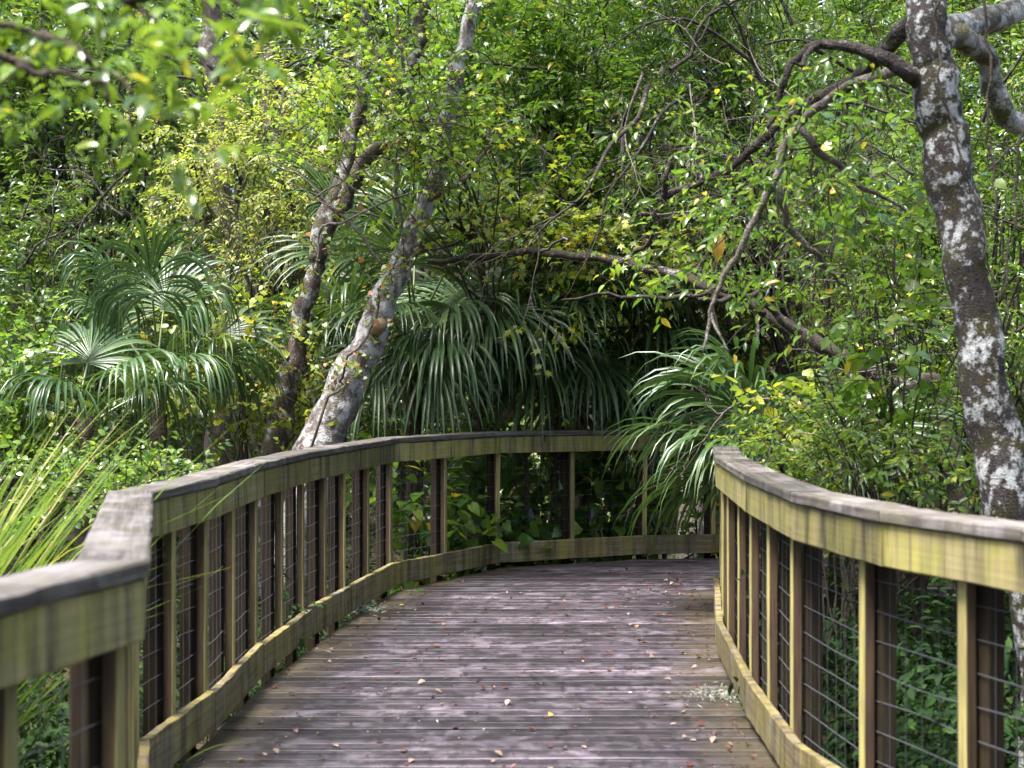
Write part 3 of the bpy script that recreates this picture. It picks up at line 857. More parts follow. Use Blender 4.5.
palm('small fan palm partly hidden by the pale shrub, left of the leaning trunks', P(300, 330, 16.2),
     [(200, 60, .8, .9, .8), (330, 62, .9, .95, .8), (270, 70, .9, .9, .9), (240, 30, .6, .8, .8), (300, 25, .6, .8, .8), (20, 50, .8, .9, .6), (120, 55, .9, .9, .6)], 7)
palm('low dark fan palm between the drooping left palm and the strap-leaved clump', P(85, 425, 11.8),
     [(200, 45, .5, .7, 1.2), (330, 50, .45, .75, 1.3), (265, 40, .4, .7, 1.2), (20, 40, .5, .7, 1.0), (90, 60, .5, .7, .5), (160, 30, .5, .65, 1.0)], 8, .08)

# ------------------------------------------------------------------ shrubs and trees (each its own crown and stems)
def gb(px, Y):
    b = P(px, 400, Y); b[2] = GROUND; return b


plant('shrub', 'pale yellow-green feathery shrub left of the leaning trunks', 'shrub', gb(265, 15.2),
      [lobe(270, 165, 15.2, 95, 70), lobe(225, 225, 15, 70, 60), lobe(300, 105, 15.6, 70, 50), lobe(330, 190, 15, 50, 60), lobe(215, 150, 15.5, 60, 60), lobe(255, 290, 14.8, 50, 70)],
      560, L_PALE, B_TWIG, 'oval', .068, .42, 15, 11, 34, .018, .035)
plant('shrub', 'yellow-leaved sapling among the fronds of the left fan palm', 'shrub', gb(240, 13.4), [lobe(235, 360, 13.3, 55, 60, .4), lobe(262, 300, 13.4, 36, 50, .4), lobe(290, 350, 13.3, 30, 60, .4), lobe(215, 410, 13.2, 50, 40, .4)],
      150, L_LIME, B_TWIG, 'heart', .07, .35, 9, 71, 16, .010, .016)
plant('shrub', 'dense dark green bush at the left edge behind the fan palm', 'shrub', gb(50, 15.5),
      [lobe(50, 300, 15, 80, 75), lobe(130, 230, 16.2, 80, 60), lobe(20, 225, 15.6, 70, 70), lobe(60, 390, 15, 90, 60), lobe(170, 340, 16.5, 80, 80)], 620, L_DEEP, B_TWIG, 'oval', .085, .45, 15, 12, 20, .02, .04)
plant('shrub', 'bright green glossy bush low at the left edge', 'shrub', gb(15, 12), [lobe(12, 375, 12, 48, 50), lobe(-30, 420, 11.5, 60, 40)], 200, L_MID, B_TWIG, 'round', .075, .36, 14, 13, 14, .012, .025)
plant('broadleaf_tree', 'tall leafy tree filling the upper left corner behind the bushes', 'tree', gb(120, 18.5),
      [lobe(70, 110, 17.8, 130, 90), lobe(180, 60, 18.5, 110, 80), lobe(10, 20, 17.5, 110, 80), lobe(110, -40, 18, 170, 80), lobe(0, 150, 17.5, 70, 70)], 820, L_MID, B_LIMB, 'oval', .11, .55, 16, 14, 40, .025, .11)
plant('broadleaf_tree', 'bright leafy tree arching over the middle of the far railing', 'tree', gb(590, 16.4),
      [lobe(520, 140, 14.2, 95, 75), lobe(610, 85, 14.2, 95, 80), lobe(575, 205, 13.6, 75, 36), lobe(480, 50, 14.8, 80, 60), lobe(560, 0, 14.8, 150, 70), lobe(645, 175, 13.8, 66, 60)], 900, L_BRIGHT, B_LIMB, 'oval', .098, .45, 15, 15, 50, .02, .09, shell=.6, limb_from=.75, stem_to=P(570, 150, 14.6))
plant('sapling', 'star-leaved yellowing sapling between the leaning trunks and the far palms', 'tree', gb(500, 14.3),
      [lobe(500, 225, 13.4, 60, 26, .5), lobe(410, 110, 11.9, 60, 70, .4), lobe(395, 60, 11.9, 62, 65, .4), lobe(385, 10, 12.2, 70, 40, .4), lobe(535, 262, 12.4, 50, 28, .4), lobe(435, 150, 12.1, 50, 40, .4), lobe(350, 130, 12.1, 46, 40, .4), lobe(495, 290, 12.5, 36, 20, .3), lobe(460, 30, 12.4, 50, 50, .4)], 330, L_FRESH, B_TWIG, 'lobed', .085, .42, 9, 16, 20, .012, .028, limb_from=.8, stem_to=P(470, 240, 13.2))
plant('sapling', 'yellow star-leaved sapling hanging over the tops of the far palms', 'tree', gb(575, 14.2), [lobe(495, 240, 13, 60, 26, .4), lobe(560, 288, 12.9, 45, 26, .4), lobe(540, 215, 13.1, 50, 24, .4), lobe(640, 245, 13, 46, 26, .4)], 105, L_LIME, B_TWIG, 'lobed', .10, .42, 9, 29, 10, .010, .022, limb_from=.85, stem_to=P(560, 235, 13.5))
plant('broadleaf_tree', 'fine-leaved tree behind the dark arching limb, upper right', 'tree', gb(790, 14.5),
      [lobe(730, 110, 13.6, 110, 90), lobe(820, 190, 12.8, 80, 80), lobe(670, 40, 14.2, 100, 70), lobe(850, 50, 13.8, 100, 80), lobe(750, 210, 13.2, 70, 50), lobe(760, -40, 14, 190, 70)], 900, L_MID, B_LIMB, 'lance', .10, .45, 17, 18, 46, .02, .085)
plant('broadleaf_tree', 'dense small-leaved tree to the right of the mossy trunk', 'tree', gb(1010, 12.5),
      [lobe(985, 190, 12.4, 80, 100), lobe(1030, 300, 11.6, 70, 90), lobe(950, 60, 13, 90, 80), lobe(1040, 60, 12.6, 90, 90), lobe(930, 300, 12.2, 60, 60), lobe(900, 220, 12.6, 60, 60)], 760, L_MID, B_LIMB, 'oval', .065, .42, 17, 19, 30, .02, .07)
plant('climbing_vine', 'broad-leaved bright green vine hanging beside the mossy trunk', 'vine', gb(905, 8.6),
      [lobe(885, 250, 8.6, 48, 80, .3), lobe(850, 190, 8.8, 42, 36, .3), lobe(910, 350, 8.4, 42, 60, .3), lobe(830, 150, 8.8, 30, 30, .25), lobe(935, 180, 8.4, 30, 60, .25)], 95, L_BRIGHT, B_TWIG, 'heart', .08, .30, 7, 20, 20, .008, .014, twig_r=.003)
plant('shrub', 'yellow-green shrub leaning on the outer side of the right railing', 'shrub', gb(880, 8.4),
      [lobe(870, 470, 8.3, 70, 40), lobe(835, 430, 8.9, 45, 40), lobe(935, 455, 8, 60, 45), lobe(900, 420, 8.7, 60, 30), lobe(800, 445, 9.4, 34, 40), lobe(960, 500, 7.6, 50, 40)], 250, L_FRESH, B_TWIG, 'oval', .062, .30, 11, 22, 26, .009, .018)
plant('shrub', 'sparse yellow-leaved sprig in front of the low fan palm', 'shrub', gb(805, 9.8), [lobe(770, 400, 9.7, 36, 22, .2), lobe(800, 430, 9.6, 30, 30, .2), lobe(760, 385, 9.8, 26, 16, .2)], 22, L_LIME, B_TWIG, 'heart', .085, .3, 5, 23, 9, .006, .01, twig_r=.003)
plant('shrub', 'pale sunlit shrub far back in the gap left of the leaning dead trunk', 'shrub', gb(720, 16), [lobe(735, 275, 15.6, 80, 40), lobe(690, 320, 15.4, 60, 44), lobe(785, 330, 15, 70, 50), lobe(720, 370, 15.2, 60, 40)], 560, L_PALE, B_TWIG, 'oval', .095, .5, 14, 24, 24, .02, .04)
plant('shrub', 'leafy bush behind the leaning dead trunk, right of the gap', 'shrub', gb(850, 12.6), [lobe(880, 300, 12.6, 60, 50), lobe(900, 350, 12.2, 56, 56), lobe(930, 420, 11.6, 60, 60)], 330, L_BRIGHT, B_TWIG, 'oval', .07, .42, 13, 25, 30, .014, .03)
plant('sapling', 'slim sapling with hanging green leaf clusters in front of the far palms', 'tree', gb(523, 14.1), [lobe(512, 350, 13.9, 22, 70, .2), lobe(480, 430, 13.8, 22, 36, .2), lobe(545, 410, 14.0, 20, 40, .2)], 80, L_BRIGHT, B_TWIG, 'oval', .08, .36, 10, 26, 5, .006, .010)
plant('shrub', 'leafy clump over the far bend, hanging above the right end of the far railing', 'shrub', gb(655, 13.9) + np.array([.3, .9, 0]), [lobe(610, 285, 14.2, 60, 30, .5), lobe(660, 260, 13.6, 50, 36, .5), lobe(600, 240, 14, 50, 30, .5), lobe(680, 330, 15, 40, 40, .5)], 190, L_BRIGHT, B_TWIG, 'oval', .075, .40, 12, 27, 22, .012, .025)

# broad dark leaves behind the railing of the far bend
for j, (px, py, Y, lab) in enumerate([(425, 490, 13.45, 'broad-leaved plant with yellowing leaves behind the second bay left of the far railing'), (478, 495, 14.0, 'dark broad-leaved plant behind the middle bays of the far railing'),
                                      (535, 496, 14.4, 'large-leaved plant behind the wide bay of the far railing'), (605, 498, 14.6, 'dark heart-leaved plant behind the right bays of the far railing'), (690, 505, 14.45, 'small broad-leaved plant under the drooping palm fronds')]):
    plant('broadleaf_plant', lab, 'plant', gb(px, Y), [lobe(px, py, Y, 38, 45, .35), lobe(px + 10, py + 50, Y, 40, 40, .35)], 64, [L_BRIGHT, L_LUSH, L_LUSH, L_LUSH, L_BRIGHT][j], B_TWIG, 'heart', [.13, .14, .18, .16, .1][j], .4, 6, 30 + j, 12, .008, .012, upness=.7)

# strap leaved clump outside the left railing
def blades(mb, base, n, ln, r, wid=.011, az0=0, az1=360, el=(35, 80), droop=.22, rad=.12):
    for j in range(n):
        az = math.radians(r.uniform(az0, az1)); e = math.radians(r.uniform(*el))
        d = np.array([math.cos(e) * math.cos(az), math.cos(e) * math.sin(az), math.sin(e)])
        q = np.array(base, dtype=float) + np.append(r.normal(0, rad, 2), 0)
        L = ln * r.uniform(.55, 1.15); K = 9; V = []
        g = droop * r.uniform(.5, 1.5); w0 = wid * r.uniform(.6, 1.3)
        for k in range(K):
            u = k / (K - 1); s = unit(np.cross(d, [.1, .05, 1.])); nn = np.cross(s, d)
            w = w0 * (1 - u ** 2.5) * min(1, .5 + 3 * u) + .0006
            V += [q - s * w + nn * w * .4, q, q + s * w + nn * w * .4]
            q = q + d * L / (K - 1); d = unit(d + np.array([0, 0, -1.]) * g * (.25 + u))
        F = []
        for k in range(K - 1):
            a = 3 * k; F += [(a, a + 1, a + 4, a + 3), (a + 1, a + 2, a + 5, a + 4)]
        mb.add(V, np.array(F))


for j, (x, Y, n, ln, lab) in enumerate([(-2.66, 5.9, 430, 2.3, 'yellow-green strap-leaved clump at the left edge beside the near corner of the railing'), (-2.85, 6.9, 200, 2.15, 'strap-leaved clump just behind the near corner of the left railing'), (-2.25, 4.7, 110, 2.1, 'strap-leaved clump beside the nearest length of the left railing')]):
    b = np.array([x, Y, GROUND]); mb = MB()
    blades(mb, b + np.array([0, 0, .05]), n, ln, rs(80 + j), .014, *[(-60, 50, (60, 78), .16), (110, 220, (62, 80), .2), (120, 230, (60, 80), .2)][j])
    blades(mb, b + np.array([0, 0, .05]), n, ln * .85, rs(90 + j), .012, 80, 280, (50, 82), .30)
    tag(mb.build('strap_plant', L_STRAP, None, b), lab, 'plant')
# stray blades poking through the mesh at the near corner
mb = MB(); b = np.array([-1.55, 6.25, GROUND]); blades(mb, b + np.array([0, 0, .1]), 9, 1.1, rs(99), .009, 100, 300, (66, 86), .10, .06)
blades(mb, b + np.array([.06, .1, .75]), 3, .42, rs(98), .009, -40, 0, (-5, 45), .2, .03)
tag(mb.build('grass_tuft', L_STRAP, None, b), 'few loose green blades poking through the mesh next to the near corner', 'grass')
plant('shrub', 'low bright clover-like growth beside the strap-leaved clump', 'shrub', gb(100, 9.2), [lobe(115, 492, 9.2, 55, 20, .8), lobe(60, 478, 9.6, 60, 18, .8), lobe(170, 475, 9.8, 36, 14, .6)], 200, L_MID, B_TWIG, 'round', .048, .25, 10, 44, 10, .006, .01)
# low plants outside the railings, their leaves coloured dark to stand for shade
for j, (x, yy, h, mat, lab) in enumerate([(-1.75, 4.3, .85, L_SHADE, 'dark leafy plant below the nearest length of the left railing'), (-1.98, 7.4, .85, L_SHADE, 'dark low plant outside the third bay of the left railing'), (-1.95, 9.4, .85, L_SHADE, 'dark low plant outside the left railing near the pale tree'),
                                          (1.78, 6.2, .95, L_SHADE, 'dark leafy plant outside the right railing behind the second near post'), (1.95, 4.9, .95, L_SHADE, 'dark leafy plant outside the nearest bay of the right railing'), (1.85, 7.6, .9, L_SHADE, 'dark low plant outside the right railing below the yellow-green shrub'), (2.7, 8.6, 1.2, L_SHADE, 'tall dark plant outside the right railing, furthest along it'), (3.0, 7.2, 1.15, L_SHADE, 'tall dark plant further out from the right railing behind the mossy trunk'), (2.35, 9.8, 1.1, L_SHADE, 'dark leafy plant at the foot of the low fan palm'), (2.6, 5.6, .9, L_SHADE, 'dark leafy plant in front of the foot of the mossy trunk'), (-2.6, 8.6, 1.0, L_SHADE, 'tall dark plant beyond the strap-leaved clump, outside the left railing'), (-2.5, 3.2, .9, L_SHADE, 'tall dark plant outside the nearest length of the left railing'), (-1.55, 11.9, .8, L_SHADE, 'dark plant behind the last bay before the bend of the left railing')]):
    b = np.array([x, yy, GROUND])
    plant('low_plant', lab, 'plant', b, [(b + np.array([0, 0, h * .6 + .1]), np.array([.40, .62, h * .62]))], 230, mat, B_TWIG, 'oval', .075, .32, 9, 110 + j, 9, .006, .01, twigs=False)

# undergrowth: a carpet nobody could count
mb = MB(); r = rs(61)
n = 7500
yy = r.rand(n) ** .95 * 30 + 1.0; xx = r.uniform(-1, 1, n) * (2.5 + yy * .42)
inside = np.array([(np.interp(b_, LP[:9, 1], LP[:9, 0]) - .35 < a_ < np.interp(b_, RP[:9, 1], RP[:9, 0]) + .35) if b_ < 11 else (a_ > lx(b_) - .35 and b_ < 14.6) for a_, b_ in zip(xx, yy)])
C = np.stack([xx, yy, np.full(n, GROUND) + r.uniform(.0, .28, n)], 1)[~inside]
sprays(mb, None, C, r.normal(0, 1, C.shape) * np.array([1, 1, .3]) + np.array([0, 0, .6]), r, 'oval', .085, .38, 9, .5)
tag(mb.build('undergrowth', L_SHADE, None, (0, 0, 0)), 'low green undergrowth covering the swamp floor', 'undergrowth', kind='stuff')

# trunks and trees further back, copied from three kinds
def back_tree(label, seed, mat, leaf, kind, H, rad, ns, loc):
    b = np.array([loc[0], loc[1], GROUND])
    r = rs(seed); lobes = []
    for q in range(9):
        z = H * r.uniform(.12, 1.0)
        lobes.append((b + np.array([r.normal(0, rad * .55), r.normal(0, rad * .45), z]), np.array([rad, rad, rad * .7]) * r.uniform(.55, .9)))
    return plant('broadleaf_tree', label, 'tree', b, lobes, ns, mat, B_BACK, kind, leaf, .7, 15, seed, 26, .05, .15, stem_to=b + np.array([r.normal(0, .3), 0, H * .85]), group='trees of the wood behind')


G1 = 'trees of the wood behind'
pa = back_tree('mid green background tree of the dense wood', 201, L_WOOD, .11, 'oval', 7.5, 1.7, 620, (-4.2, 21.5))
pb = back_tree('yellowish green background tree of the dense wood', 202, L_MID, .10, 'oval', 7.0, 1.6, 560, (1.0, 22.0))
pc = back_tree('dark green background tree of the dense wood', 203, L_DEEP, .12, 'oval', 8.0, 1.8, 620, (-1.4, 23.2))
spots = [(pc, -6.8, 22.5), (pa, 3.6, 22.8), (pc, 6.0, 21.6), (pa, 7.8, 24), (pb, -2.8, 26), (pa, -5.5, 27), (pc, 0.9, 27.5), (pb, 4.9, 27), (pa, 2.6, 29.5), (pc, -8.4, 26.5), (pb, 8.4, 28), (pa, -0.8, 30), (pb, -7, 31), (pc, 4.6, 32), (pa, 9.6, 20.5), (pc, -9.5, 20.8), (pb, 6.8, 17.5), (pa, -5.6, 17.8), (pc, -3.4, 24.5), (pa, -2.0, 28), (pb, -4.6, 30), (pc, 2.2, 25), (pc, -6.2, 24.6), (pa, 5.6, 25.2), (pb, 3.2, 31), (pc, 7.2, 30), (pa, -8.4, 29.5), (pc, -0.2, 25.2), (pc, -4.0, 33), (pa, 0.8, 33)]
for j, (p_, x, yy) in enumerate(spots):
    dup(p_, (x, yy, GROUND), j * 2.399, .9 + .25 * ((j * 37) % 10) / 10, group=G1)
# bare grey trunks showing at the top of the picture
for j, (px, Y, r0, lab) in enumerate([(218, 17.2, .13, 'grey trunk standing up behind the pale shrub, upper left'), (271, 17.0, .07, 'thin dark trunk beside the grey trunk, upper left'), (693, 18.0, .16, 'grey-green trunk standing in the gap behind the drooping palm')]):
    b = gb(px, Y); mb = MB(); root = thing('bare_tree', lab, 'tree', b); r = rs(300 + j)
    tube(mb, [b, P(px + 6, 250, Y), P(px - 2, 90, Y), P(px - 8, 0, Y), P(px, -200, Y)], [r0 * 1.2, r0, r0 * .9, r0 * .8, r0 * .5], 10, 7, .18, .03, 300 + j)
    mb.build('trunk', B_BACK, root, b)
    mb = MB()
    for q in range(6):
        s = P(px, r.uniform(0, 250), Y); e = s + np.array([r.uniform(-1, 1), -.4, r.uniform(.1, .9)])
        limb(B_LIMB, root, b, [s, (s + e) / 2 + r.normal(0, .1, 3), e], [r0 * .3, r0 * .2, r0 * .05], 6, 5, .1, .02, q)

# far wood seen as one mass, joined with an unseen light-blocking ring
mb = MB(); r = rs(77); n = 9500
yy = r.uniform(33, 48, n); xx = r.uniform(-1, 1, n) * 21; zz = GROUND + r.rand(n) ** .9 * 17
C = np.stack([xx, yy, zz], 1)
sprays(mb, None, C, r.normal(0, 1, C.shape), r, 'quad', .50, 1.3, 15, .5)
m = 4200  # unseen leaf ring beside and behind the camera, added to block low sky light
a = r.uniform(0, 1, m); side = r.choice([-1, 0, 1], m, p=[.36, .28, .36])
yb = np.where(side == 0, r.uniform(-12, -8, m), r.uniform(-10, 34, m)); xb = np.where(side == 0, r.uniform(-11, 11, m), side * (6.5 + np.maximum(0, yb) * .36 + 3.5 * a))
C = np.stack([xb, yb, GROUND + r.rand(m) ** .9 * 11], 1)
sprays(mb, None, C, r.normal(0, 1, C.shape), r, 'quad', .38, 1.2, 15, .5)
tag(mb.build('woods_and_sky_screen', L_FAR, None, (0, 0, 0)), 'far wood closing the view, plus an unseen ring added to block low sky light', 'woods', kind='stuff')

# hanging dark twigs of the upper left
for j, (pts, lab) in enumerate([([(118, 60), (128, 120), (122, 170), (108, 215), (96, 250)], 'dark twig hanging down in the upper left bushes'), ([(60, 180), (48, 230), (52, 270), (40, 310)], 'thin moss strand hanging near the left edge'), ([(105, 150), (120, 200), (135, 230), (120, 260)], 'crooked dark twig beside the hanging twig, upper left')]):
    tm = MB(); tube(tm, [P(a, b, 9.5 + j) for a, b in pts], [.007, .006, .004, .002], 6, 6, .3, .02, 140 + j)
    r = rs(150 + j); cc = np.array([P(a, b, 9.5 + j) for a, b in pts] * 3) + r.normal(0, .08, (len(pts) * 3, 3))
    tag(tm.build('hanging_twig', B_LIMB, None, P(*pts[0], 9.5 + j)), lab, 'branch')

# crooked limbs and twigs that show among the leaves
TR = {o['label'][:30]: o for o in bpy.data.objects if o.parent is None and 'label' in o}
T_ = lambda a: next(o for k_, o in TR.items() if k_.startswith(a))
tangle(T_('fine-leaved tree behind the'), B_LIMB, 901, 12, (640, 20, 860, 200), (11.2, 12.6), 1.3, .020)
tangle(T_('fine-leaved tree behind the'), B_PALETWIG, 902, 8, (640, 40, 860, 230), (10.8, 12.2), 1.1, .014)
tangle(T_('bright leafy tree arching'), B_PALETWIG, 903, 9, (470, 60, 640, 220), (12.9, 13.8), 1.1, .013)
tangle(T_('bright leafy tree arching'), B_LIMB, 904, 8, (470, 40, 660, 240), (13.0, 14.2), 1.2, .017)
tangle(T_('brown dead trunk'), B_LIMB, 905, 13, (700, 260, 930, 390), (10.6, 11.8), .85, .016)
tangle(T_('brown dead trunk'), B_PALETWIG, 906, 8, (770, 290, 930, 410), (10.2, 11.4), .7, .010)
tangle(T_('mossy white-spotted'), B_LIMB, 911, 9, (700, 60, 880, 260), (7.3, 8.2), .6, .007)
tangle(T_('mossy white-spotted'), B_PALETWIG, 912, 7, (700, 100, 900, 320), (7.3, 8.2), .55, .006)
tangle(T_('dense small-leaved tree'), B_LIMB, 907, 8, (900, 120, 1020, 400), (10.2, 11.6), .9, .013)
tangle(T_('pale lichen-covered tree'), B_PALETWIG, 908, 8, (310, 60, 480, 240), (11.9, 12.4), .8, .010)
tangle(T_('tall leafy tree filling'), B_LIMB, 909, 10, (20, 60, 220, 300), (12.5, 15.5), 1.1, .015, droop=.12)
tangle(T_('pale yellow-green feathery'), B_TWIG, 910, 6, (200, 120, 330, 330), (14.2, 14.8), 1.0, .010)
# leaves hanging from the limbs of the mossy tree
root = T_('mossy white-spotted'); fm = MB(); tm = MB(); r = rs(915)
pc_ = [(px, py, Y) for (x0, y0, x1, y1, n_, Y0, Y1) in [(690, 150, 860, 330, 60, 7.2, 8.4), (770, 40, 900, 180, 44, 6.8, 8.0), (830, 180, 960, 330, 26, 7.3, 8.3), (640, 200, 760, 300, 30, 7.8, 8.6), (640, 100, 800, 210, 34, 7.6, 8.4)] for px, py, Y in zip(r.uniform(x0, x1, n_), r.uniform(y0, y1, n_), r.uniform(Y0, Y1, n_))]
C = np.array([P(*q) for q in pc_]); D = r.normal(0, 1, C.shape) * np.array([1, .6, .5])
sprays(fm, tm, C, D, r, 'oval', .062, .30, 8, .8, .8, .0026)
fm.build('leafy_twigs', L_BRIGHT, root, tuple(root.location)); tm.build('twigs', B_TWIG, root, tuple(root.location))

# ------------------------------------------------------------------ near tree hanging into the upper left corner
b = np.array([-2.75, 2.2, GROUND])
root = thing('overhanging_tree', 'blurred leafy tree whose branches hang in front of the upper left corner', 'tree', b)
mb = MB(); tube(mb, [b, (-2.7, 2.25, 1.2), (-2.5, 2.35, 2.6), (-2.6, 2.4, 4.2)], [.09, .08, .06, .03], 10, 6, .15, .02, 5)
k = 3.15
brs = [[(-2.5, 2.35, 2.2), P(-150, 10, k), P(0, 26, k), P(40, 34, k), P(85, 48, k)], [(-2.5, 2.4, 2.5), P(-60, -120, k), P(60, -60, k), P(125, 0, k), P(160, 22, k), P(192, 46, k)],
       [(-2.5, 2.4, 2.4), P(-60, 40, 3.0), P(20, 68, 3.0), P(60, 74, 3.0), P(100, 82, 3.0), P(112, 105, 3.0)], [P(125, 0, k), P(200, -10, k), P(260, 10, k), P(300, 30, k)], [P(40, 34, k), P(90, 60, k), P(125, 85, k), P(150, 115, k)]]
for j, q in enumerate(brs):
    tube(mb, q, [.012, .008, .005, .003], 6, 6, .15, .004, 160 + j)
mb.build('trunk', B_TWIG, root, b)
fm = MB(); r = rs(19)
tips = [(20, 30), (60, 20), (90, 55), (110, 80), (130, 100), (150, 120), (45, 60), (10, 70), (75, 100), (30, 0), (100, 10), (140, 30), (170, 20), (195, 50), (215, 20), (240, 35), (270, 20), (300, 15), (250, 60), (180, 75), (120, 45), (0, 110), (60, -10), (150, -10), (220, -20), (290, -15), (110, 130), (165, 150), (15, 40), (265, 45), (130, 60), (85, 30)]
C = np.array([P(a, b_, 3.15 + r.normal(0, .2)) for a, b_ in tips]); D = r.normal(0, 1, C.shape) * np.array([1, .6, .5])
sprays(fm, None, C, D, r, 'oval', .054, .14, 9, .6)
C2 = C + r.normal(0, .05, C.shape); sprays(fm, None, C2, r.normal(0, 1, C.shape), r, 'oval', .054, .13, 8, .6)
C, D = in_lobes(r, [((np.array([-2.6, 2.6, 3.9])), np.array([.8, 1.0, .6]))], 90); sprays(fm, None, C, D, r, 'oval', .05, .3, 12)
fm.build('crown', L_NEAR, root, b)
# two single yellow leaves showing on the right
for j, (px, py, Y, lab) in enumerate([(717, 246, 8.3, 'single hanging golden leaf left of the long pale limb')]):
    fm = MB(); put_leaves(fm, 'oval', np.array([P(px, py - 16, Y)]), np.array([[.05, -.1, -1.]]), np.array([[.1, -1, .1]]), np.array([.17]))
    tag(fm.build('golden_leaf', L_DRY_GOLD, None, P(px, py - 16, Y)), lab, 'leaf')

# ------------------------------------------------------------------ fallen leaves on the deck
r = rs(23)


def on_deck(px, py):
    Y = FP * HC / (py - 384.); return np.array([(px - 512) * Y / FP, Y])


GL = {'red': (L_DRY_RED, 'dark red fallen leaf lying on the deck planks', 'red fallen leaves on the deck'), 'tan': (L_DRY_TAN, 'pale tan fallen leaf lying on the deck planks', 'tan fallen leaves on the deck'), 'gold': (L_DRY_GOLD, 'golden fallen leaf lying on the deck planks', 'golden fallen leaves on the deck')}
protos = {}
for kind_, (m_, lab, grp) in GL.items():
    for q in range(3):
        TV, TF = leaf_oval(.55 + .1 * q, .14 - .05 * q, .15 * q - .1)
        fm = MB(); Vq = TV.copy(); Vq[:, 1] -= .5; Vq[:, 2] -= Vq[:, 2].min(); fm.add(Vq, TF)
        o = fm.build('fallen_leaf', m_, None, (0, 0, 0)); protos[(kind_, q)] = o; tag(o, lab, 'leaf', grp)
used = set()
cnt = 0
while cnt < 295:
    if cnt < 60: px, py = r.normal(640, 42), r.normal(603, 22)
    elif cnt < 75: px, py = r.normal(345, 30), r.normal(640, 40)
    elif cnt < 135:
        Y_ = r.uniform(6.3, 12.4); xe = np.interp(Y_, LP[:10, 1], LP[:10, 0]) + .09 + abs(r.normal(0, .10)) if cnt % 3 == 0 else np.interp(Y_, RP[:9, 1], RP[:9, 0]) - .09 - abs(r.normal(0, .16))
        px, py = 512 + FP * xe / Y_, 384 + FP * HC / Y_
    else:
        Y_ = r.uniform(6.2, 12.6); px, py = r.uniform(180, 760), 384 + FP * HC / Y_
    if py < 565 or py > 790: continue
    c = on_deck(px, py)
    l_ = np.interp(c[1], LP[:10, 1], LP[:10, 0]) + .08; h_ = np.interp(c[1], RP[:9, 1], RP[:9, 0]) - .08
    if not (l_ < c[0] < h_): continue
    kind_ = r.choice(['red', 'tan', 'gold'], p=[.60, .385, .015]); key = (kind_, r.randint(3))
    o = protos[key]
    if key in used:
        o = o.copy(); COL.objects.link(o)
    used.add(key)
    s = r.uniform(.018, .046)
    o.location = (c[0], c[1], .006); o.rotation_euler = (r.normal(0, .2), r.normal(0, .2), r.uniform(0, 6.28)); o.scale = (s, s, s); cnt += 1
for key, o in protos.items():
    if key not in used: bpy.data.objects.remove(o)
# crumbs of leaf and bark
mb = MB(); n = 900
yy = r.uniform(6, 13, n); u = r.rand(n)
u = np.where(r.rand(n) < .35, u ** 6, u); u = np.where(r.rand(n) < .5, u, 1 - u)
C = np.array([(np.interp(y_, LP[:10, 1], LP[:10, 0]) * (1 - u_) + np.interp(y_, RP[:9, 1], RP[:9, 0]) * u_, y_, .006) for y_, u_ in zip(yy, u * .96 + .02)])
put_leaves(mb, 'quad', C, r.normal(0, 1, (n, 3)) * np.array([1, 1, .1]), np.array([[0, 0, 1.]]) + r.normal(0, .15, (n, 3)), r.uniform(.006, .018, n))
tag(mb.build('leaf_litter', L_DRY_TAN, None, (0, 0, 0)), 'fine crumbs of dry leaf scattered over the deck', 'leaf litter', kind='stuff')
mb = MB(); n = 1100; r = rs(33)
yy = r.uniform(6, 13, n); u = r.rand(n); u = np.where(r.rand(n) < .6, u ** 4 * .3, u); u = np.where(r.rand(n) < .3, u, 1 - u)
C = np.array([(np.interp(y_, LP[:10, 1], LP[:10, 0]) * (1 - u_) + np.interp(y_, RP[:9, 1], RP[:9, 0]) * u_, y_, .006) for y_, u_ in zip(yy, u * .96 + .02)])
put_leaves(mb, 'quad', C, r.normal(0, 1, (n, 3)) * np.array([1, 1, .2]), np.array([[0, 0, 1.]]) + r.normal(0, .3, (n, 3)), r.uniform(.008, .024, n))
tag(mb.build('leaf_crumbs', L_DRY_RED, None, (0, 0, 0)), 'small red-brown leaf scraps gathered along both edges of the deck', 'leaf litter', kind='stuff')
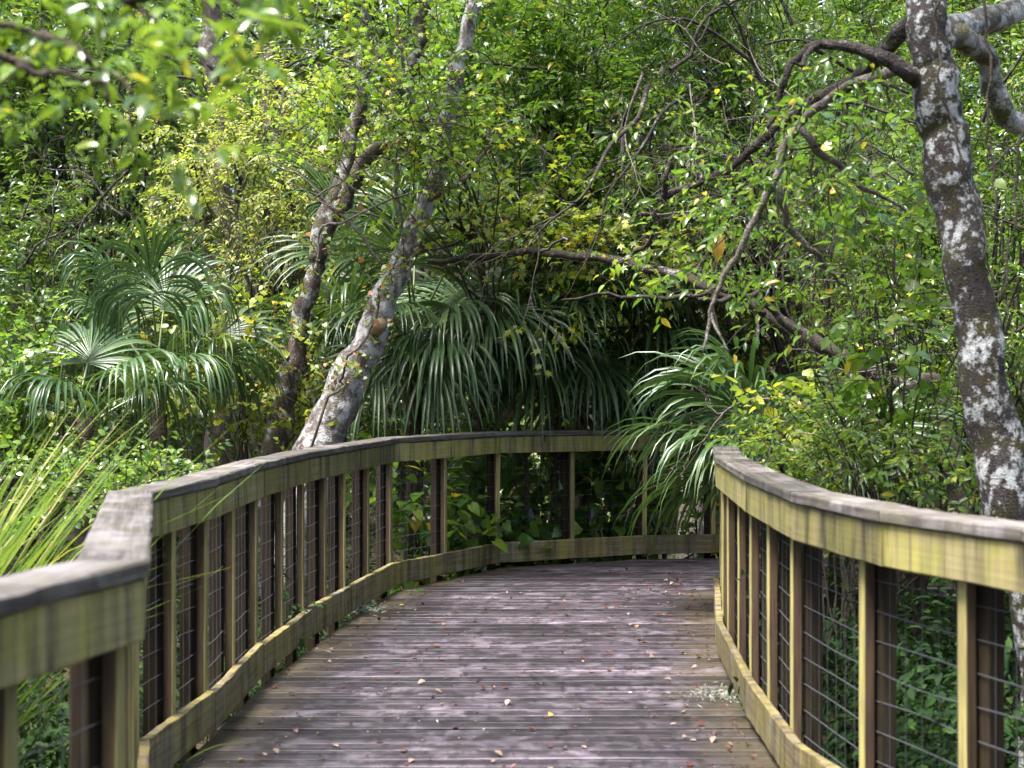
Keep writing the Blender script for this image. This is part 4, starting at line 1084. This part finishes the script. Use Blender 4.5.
# pale lichen tufts dropped from the trees
for j, (px, py, w, lab) in enumerate([(368, 612, .16, 'pale grey-green lichen tuft lying against the left kick board'), (722, 698, .20, 'flat pale green lichen patch lying on the deck near the right railing'), (555, 559, .1, 'small pale tuft of lichen at the foot of the far railing')]):
    c = on_deck(px, py); mb = MB(); r = rs(500 + j); n = 260
    C = np.stack([c[0] + r.normal(0, w * .45, n), c[1] + r.normal(0, w * .4, n), .004 + np.abs(r.normal(0, .018, n))], 1)
    put_leaves(mb, 'narrow', C, r.normal(0, 1, (n, 3)) * np.array([1, 1, .5]), r.normal(0, 1, (n, 3)) + np.array([0, 0, 1.2]), r.uniform(.02, .05, n))
    tag(mb.build('lichen_tuft', L_LICHEN, None, (c[0], c[1], 0)), lab, 'lichen')

# ------------------------------------------------------------------ light, sky, camera
SUN_EL, SUN_AZ = 68, 236          # degrees; azimuth measured from +Y clockwise
W = bpy.data.worlds.new('World'); SC.world = W; W.use_nodes = True
nt = W.node_tree; nt.nodes.clear()
sky = nt.nodes.new('ShaderNodeTexSky'); sky.sky_type = 'NISHITA'; sky.sun_disc = False
sky.sun_elevation = math.radians(SUN_EL); sky.sun_rotation = math.radians(SUN_AZ); sky.dust_density = 3.0; sky.air_density = .7; sky.ozone_density = .6
bg = nt.nodes.new('ShaderNodeBackground'); bg.inputs['Strength'].default_value = .07
wo = nt.nodes.new('ShaderNodeOutputWorld')
nt.links.new(sky.outputs[0], bg.inputs[0]); nt.links.new(bg.outputs[0], wo.inputs[0])
sl = bpy.data.lights.new('sun', 'SUN'); sl.energy = 1.5; sl.angle = math.radians(20); sl.color = (1, .975, .94)
so = bpy.data.objects.new('sun', sl); COL.objects.link(so)
az, el = math.radians(SUN_AZ), math.radians(SUN_EL)
sd = Vector((math.sin(az) * math.cos(el), math.cos(az) * math.cos(el), math.sin(el)))
so.rotation_euler = (-sd).to_track_quat('-Z', 'Y').to_euler(); so.location = sd * 50

cam = bpy.data.cameras.new('camera'); co = bpy.data.objects.new('camera', cam); COL.objects.link(co)
cam.sensor_width = 36; cam.lens = 36 * FP / 1024; cam.clip_end = 1000; cam.clip_start = .05
co.location = (0, 0, HC); co.rotation_euler = (math.radians(90), 0, 0)
cam.dof.use_dof = True; cam.dof.focus_distance = 12.3; cam.dof.aperture_fstop = 4.0
SC.camera = co
SC.view_settings.view_transform = 'Standard'; SC.view_settings.look = 'None'; SC.view_settings.gamma = 1
SC.view_settings.exposure = 3.35
SC.cycles.use_denoising = True
SC.cycles.max_bounces = 6; SC.cycles.diffuse_bounces = 1; SC.cycles.glossy_bounces = 2; SC.cycles.transmission_bounces = 3
SC.cycles.caustics_reflective = False; SC.cycles.caustics_refractive = False
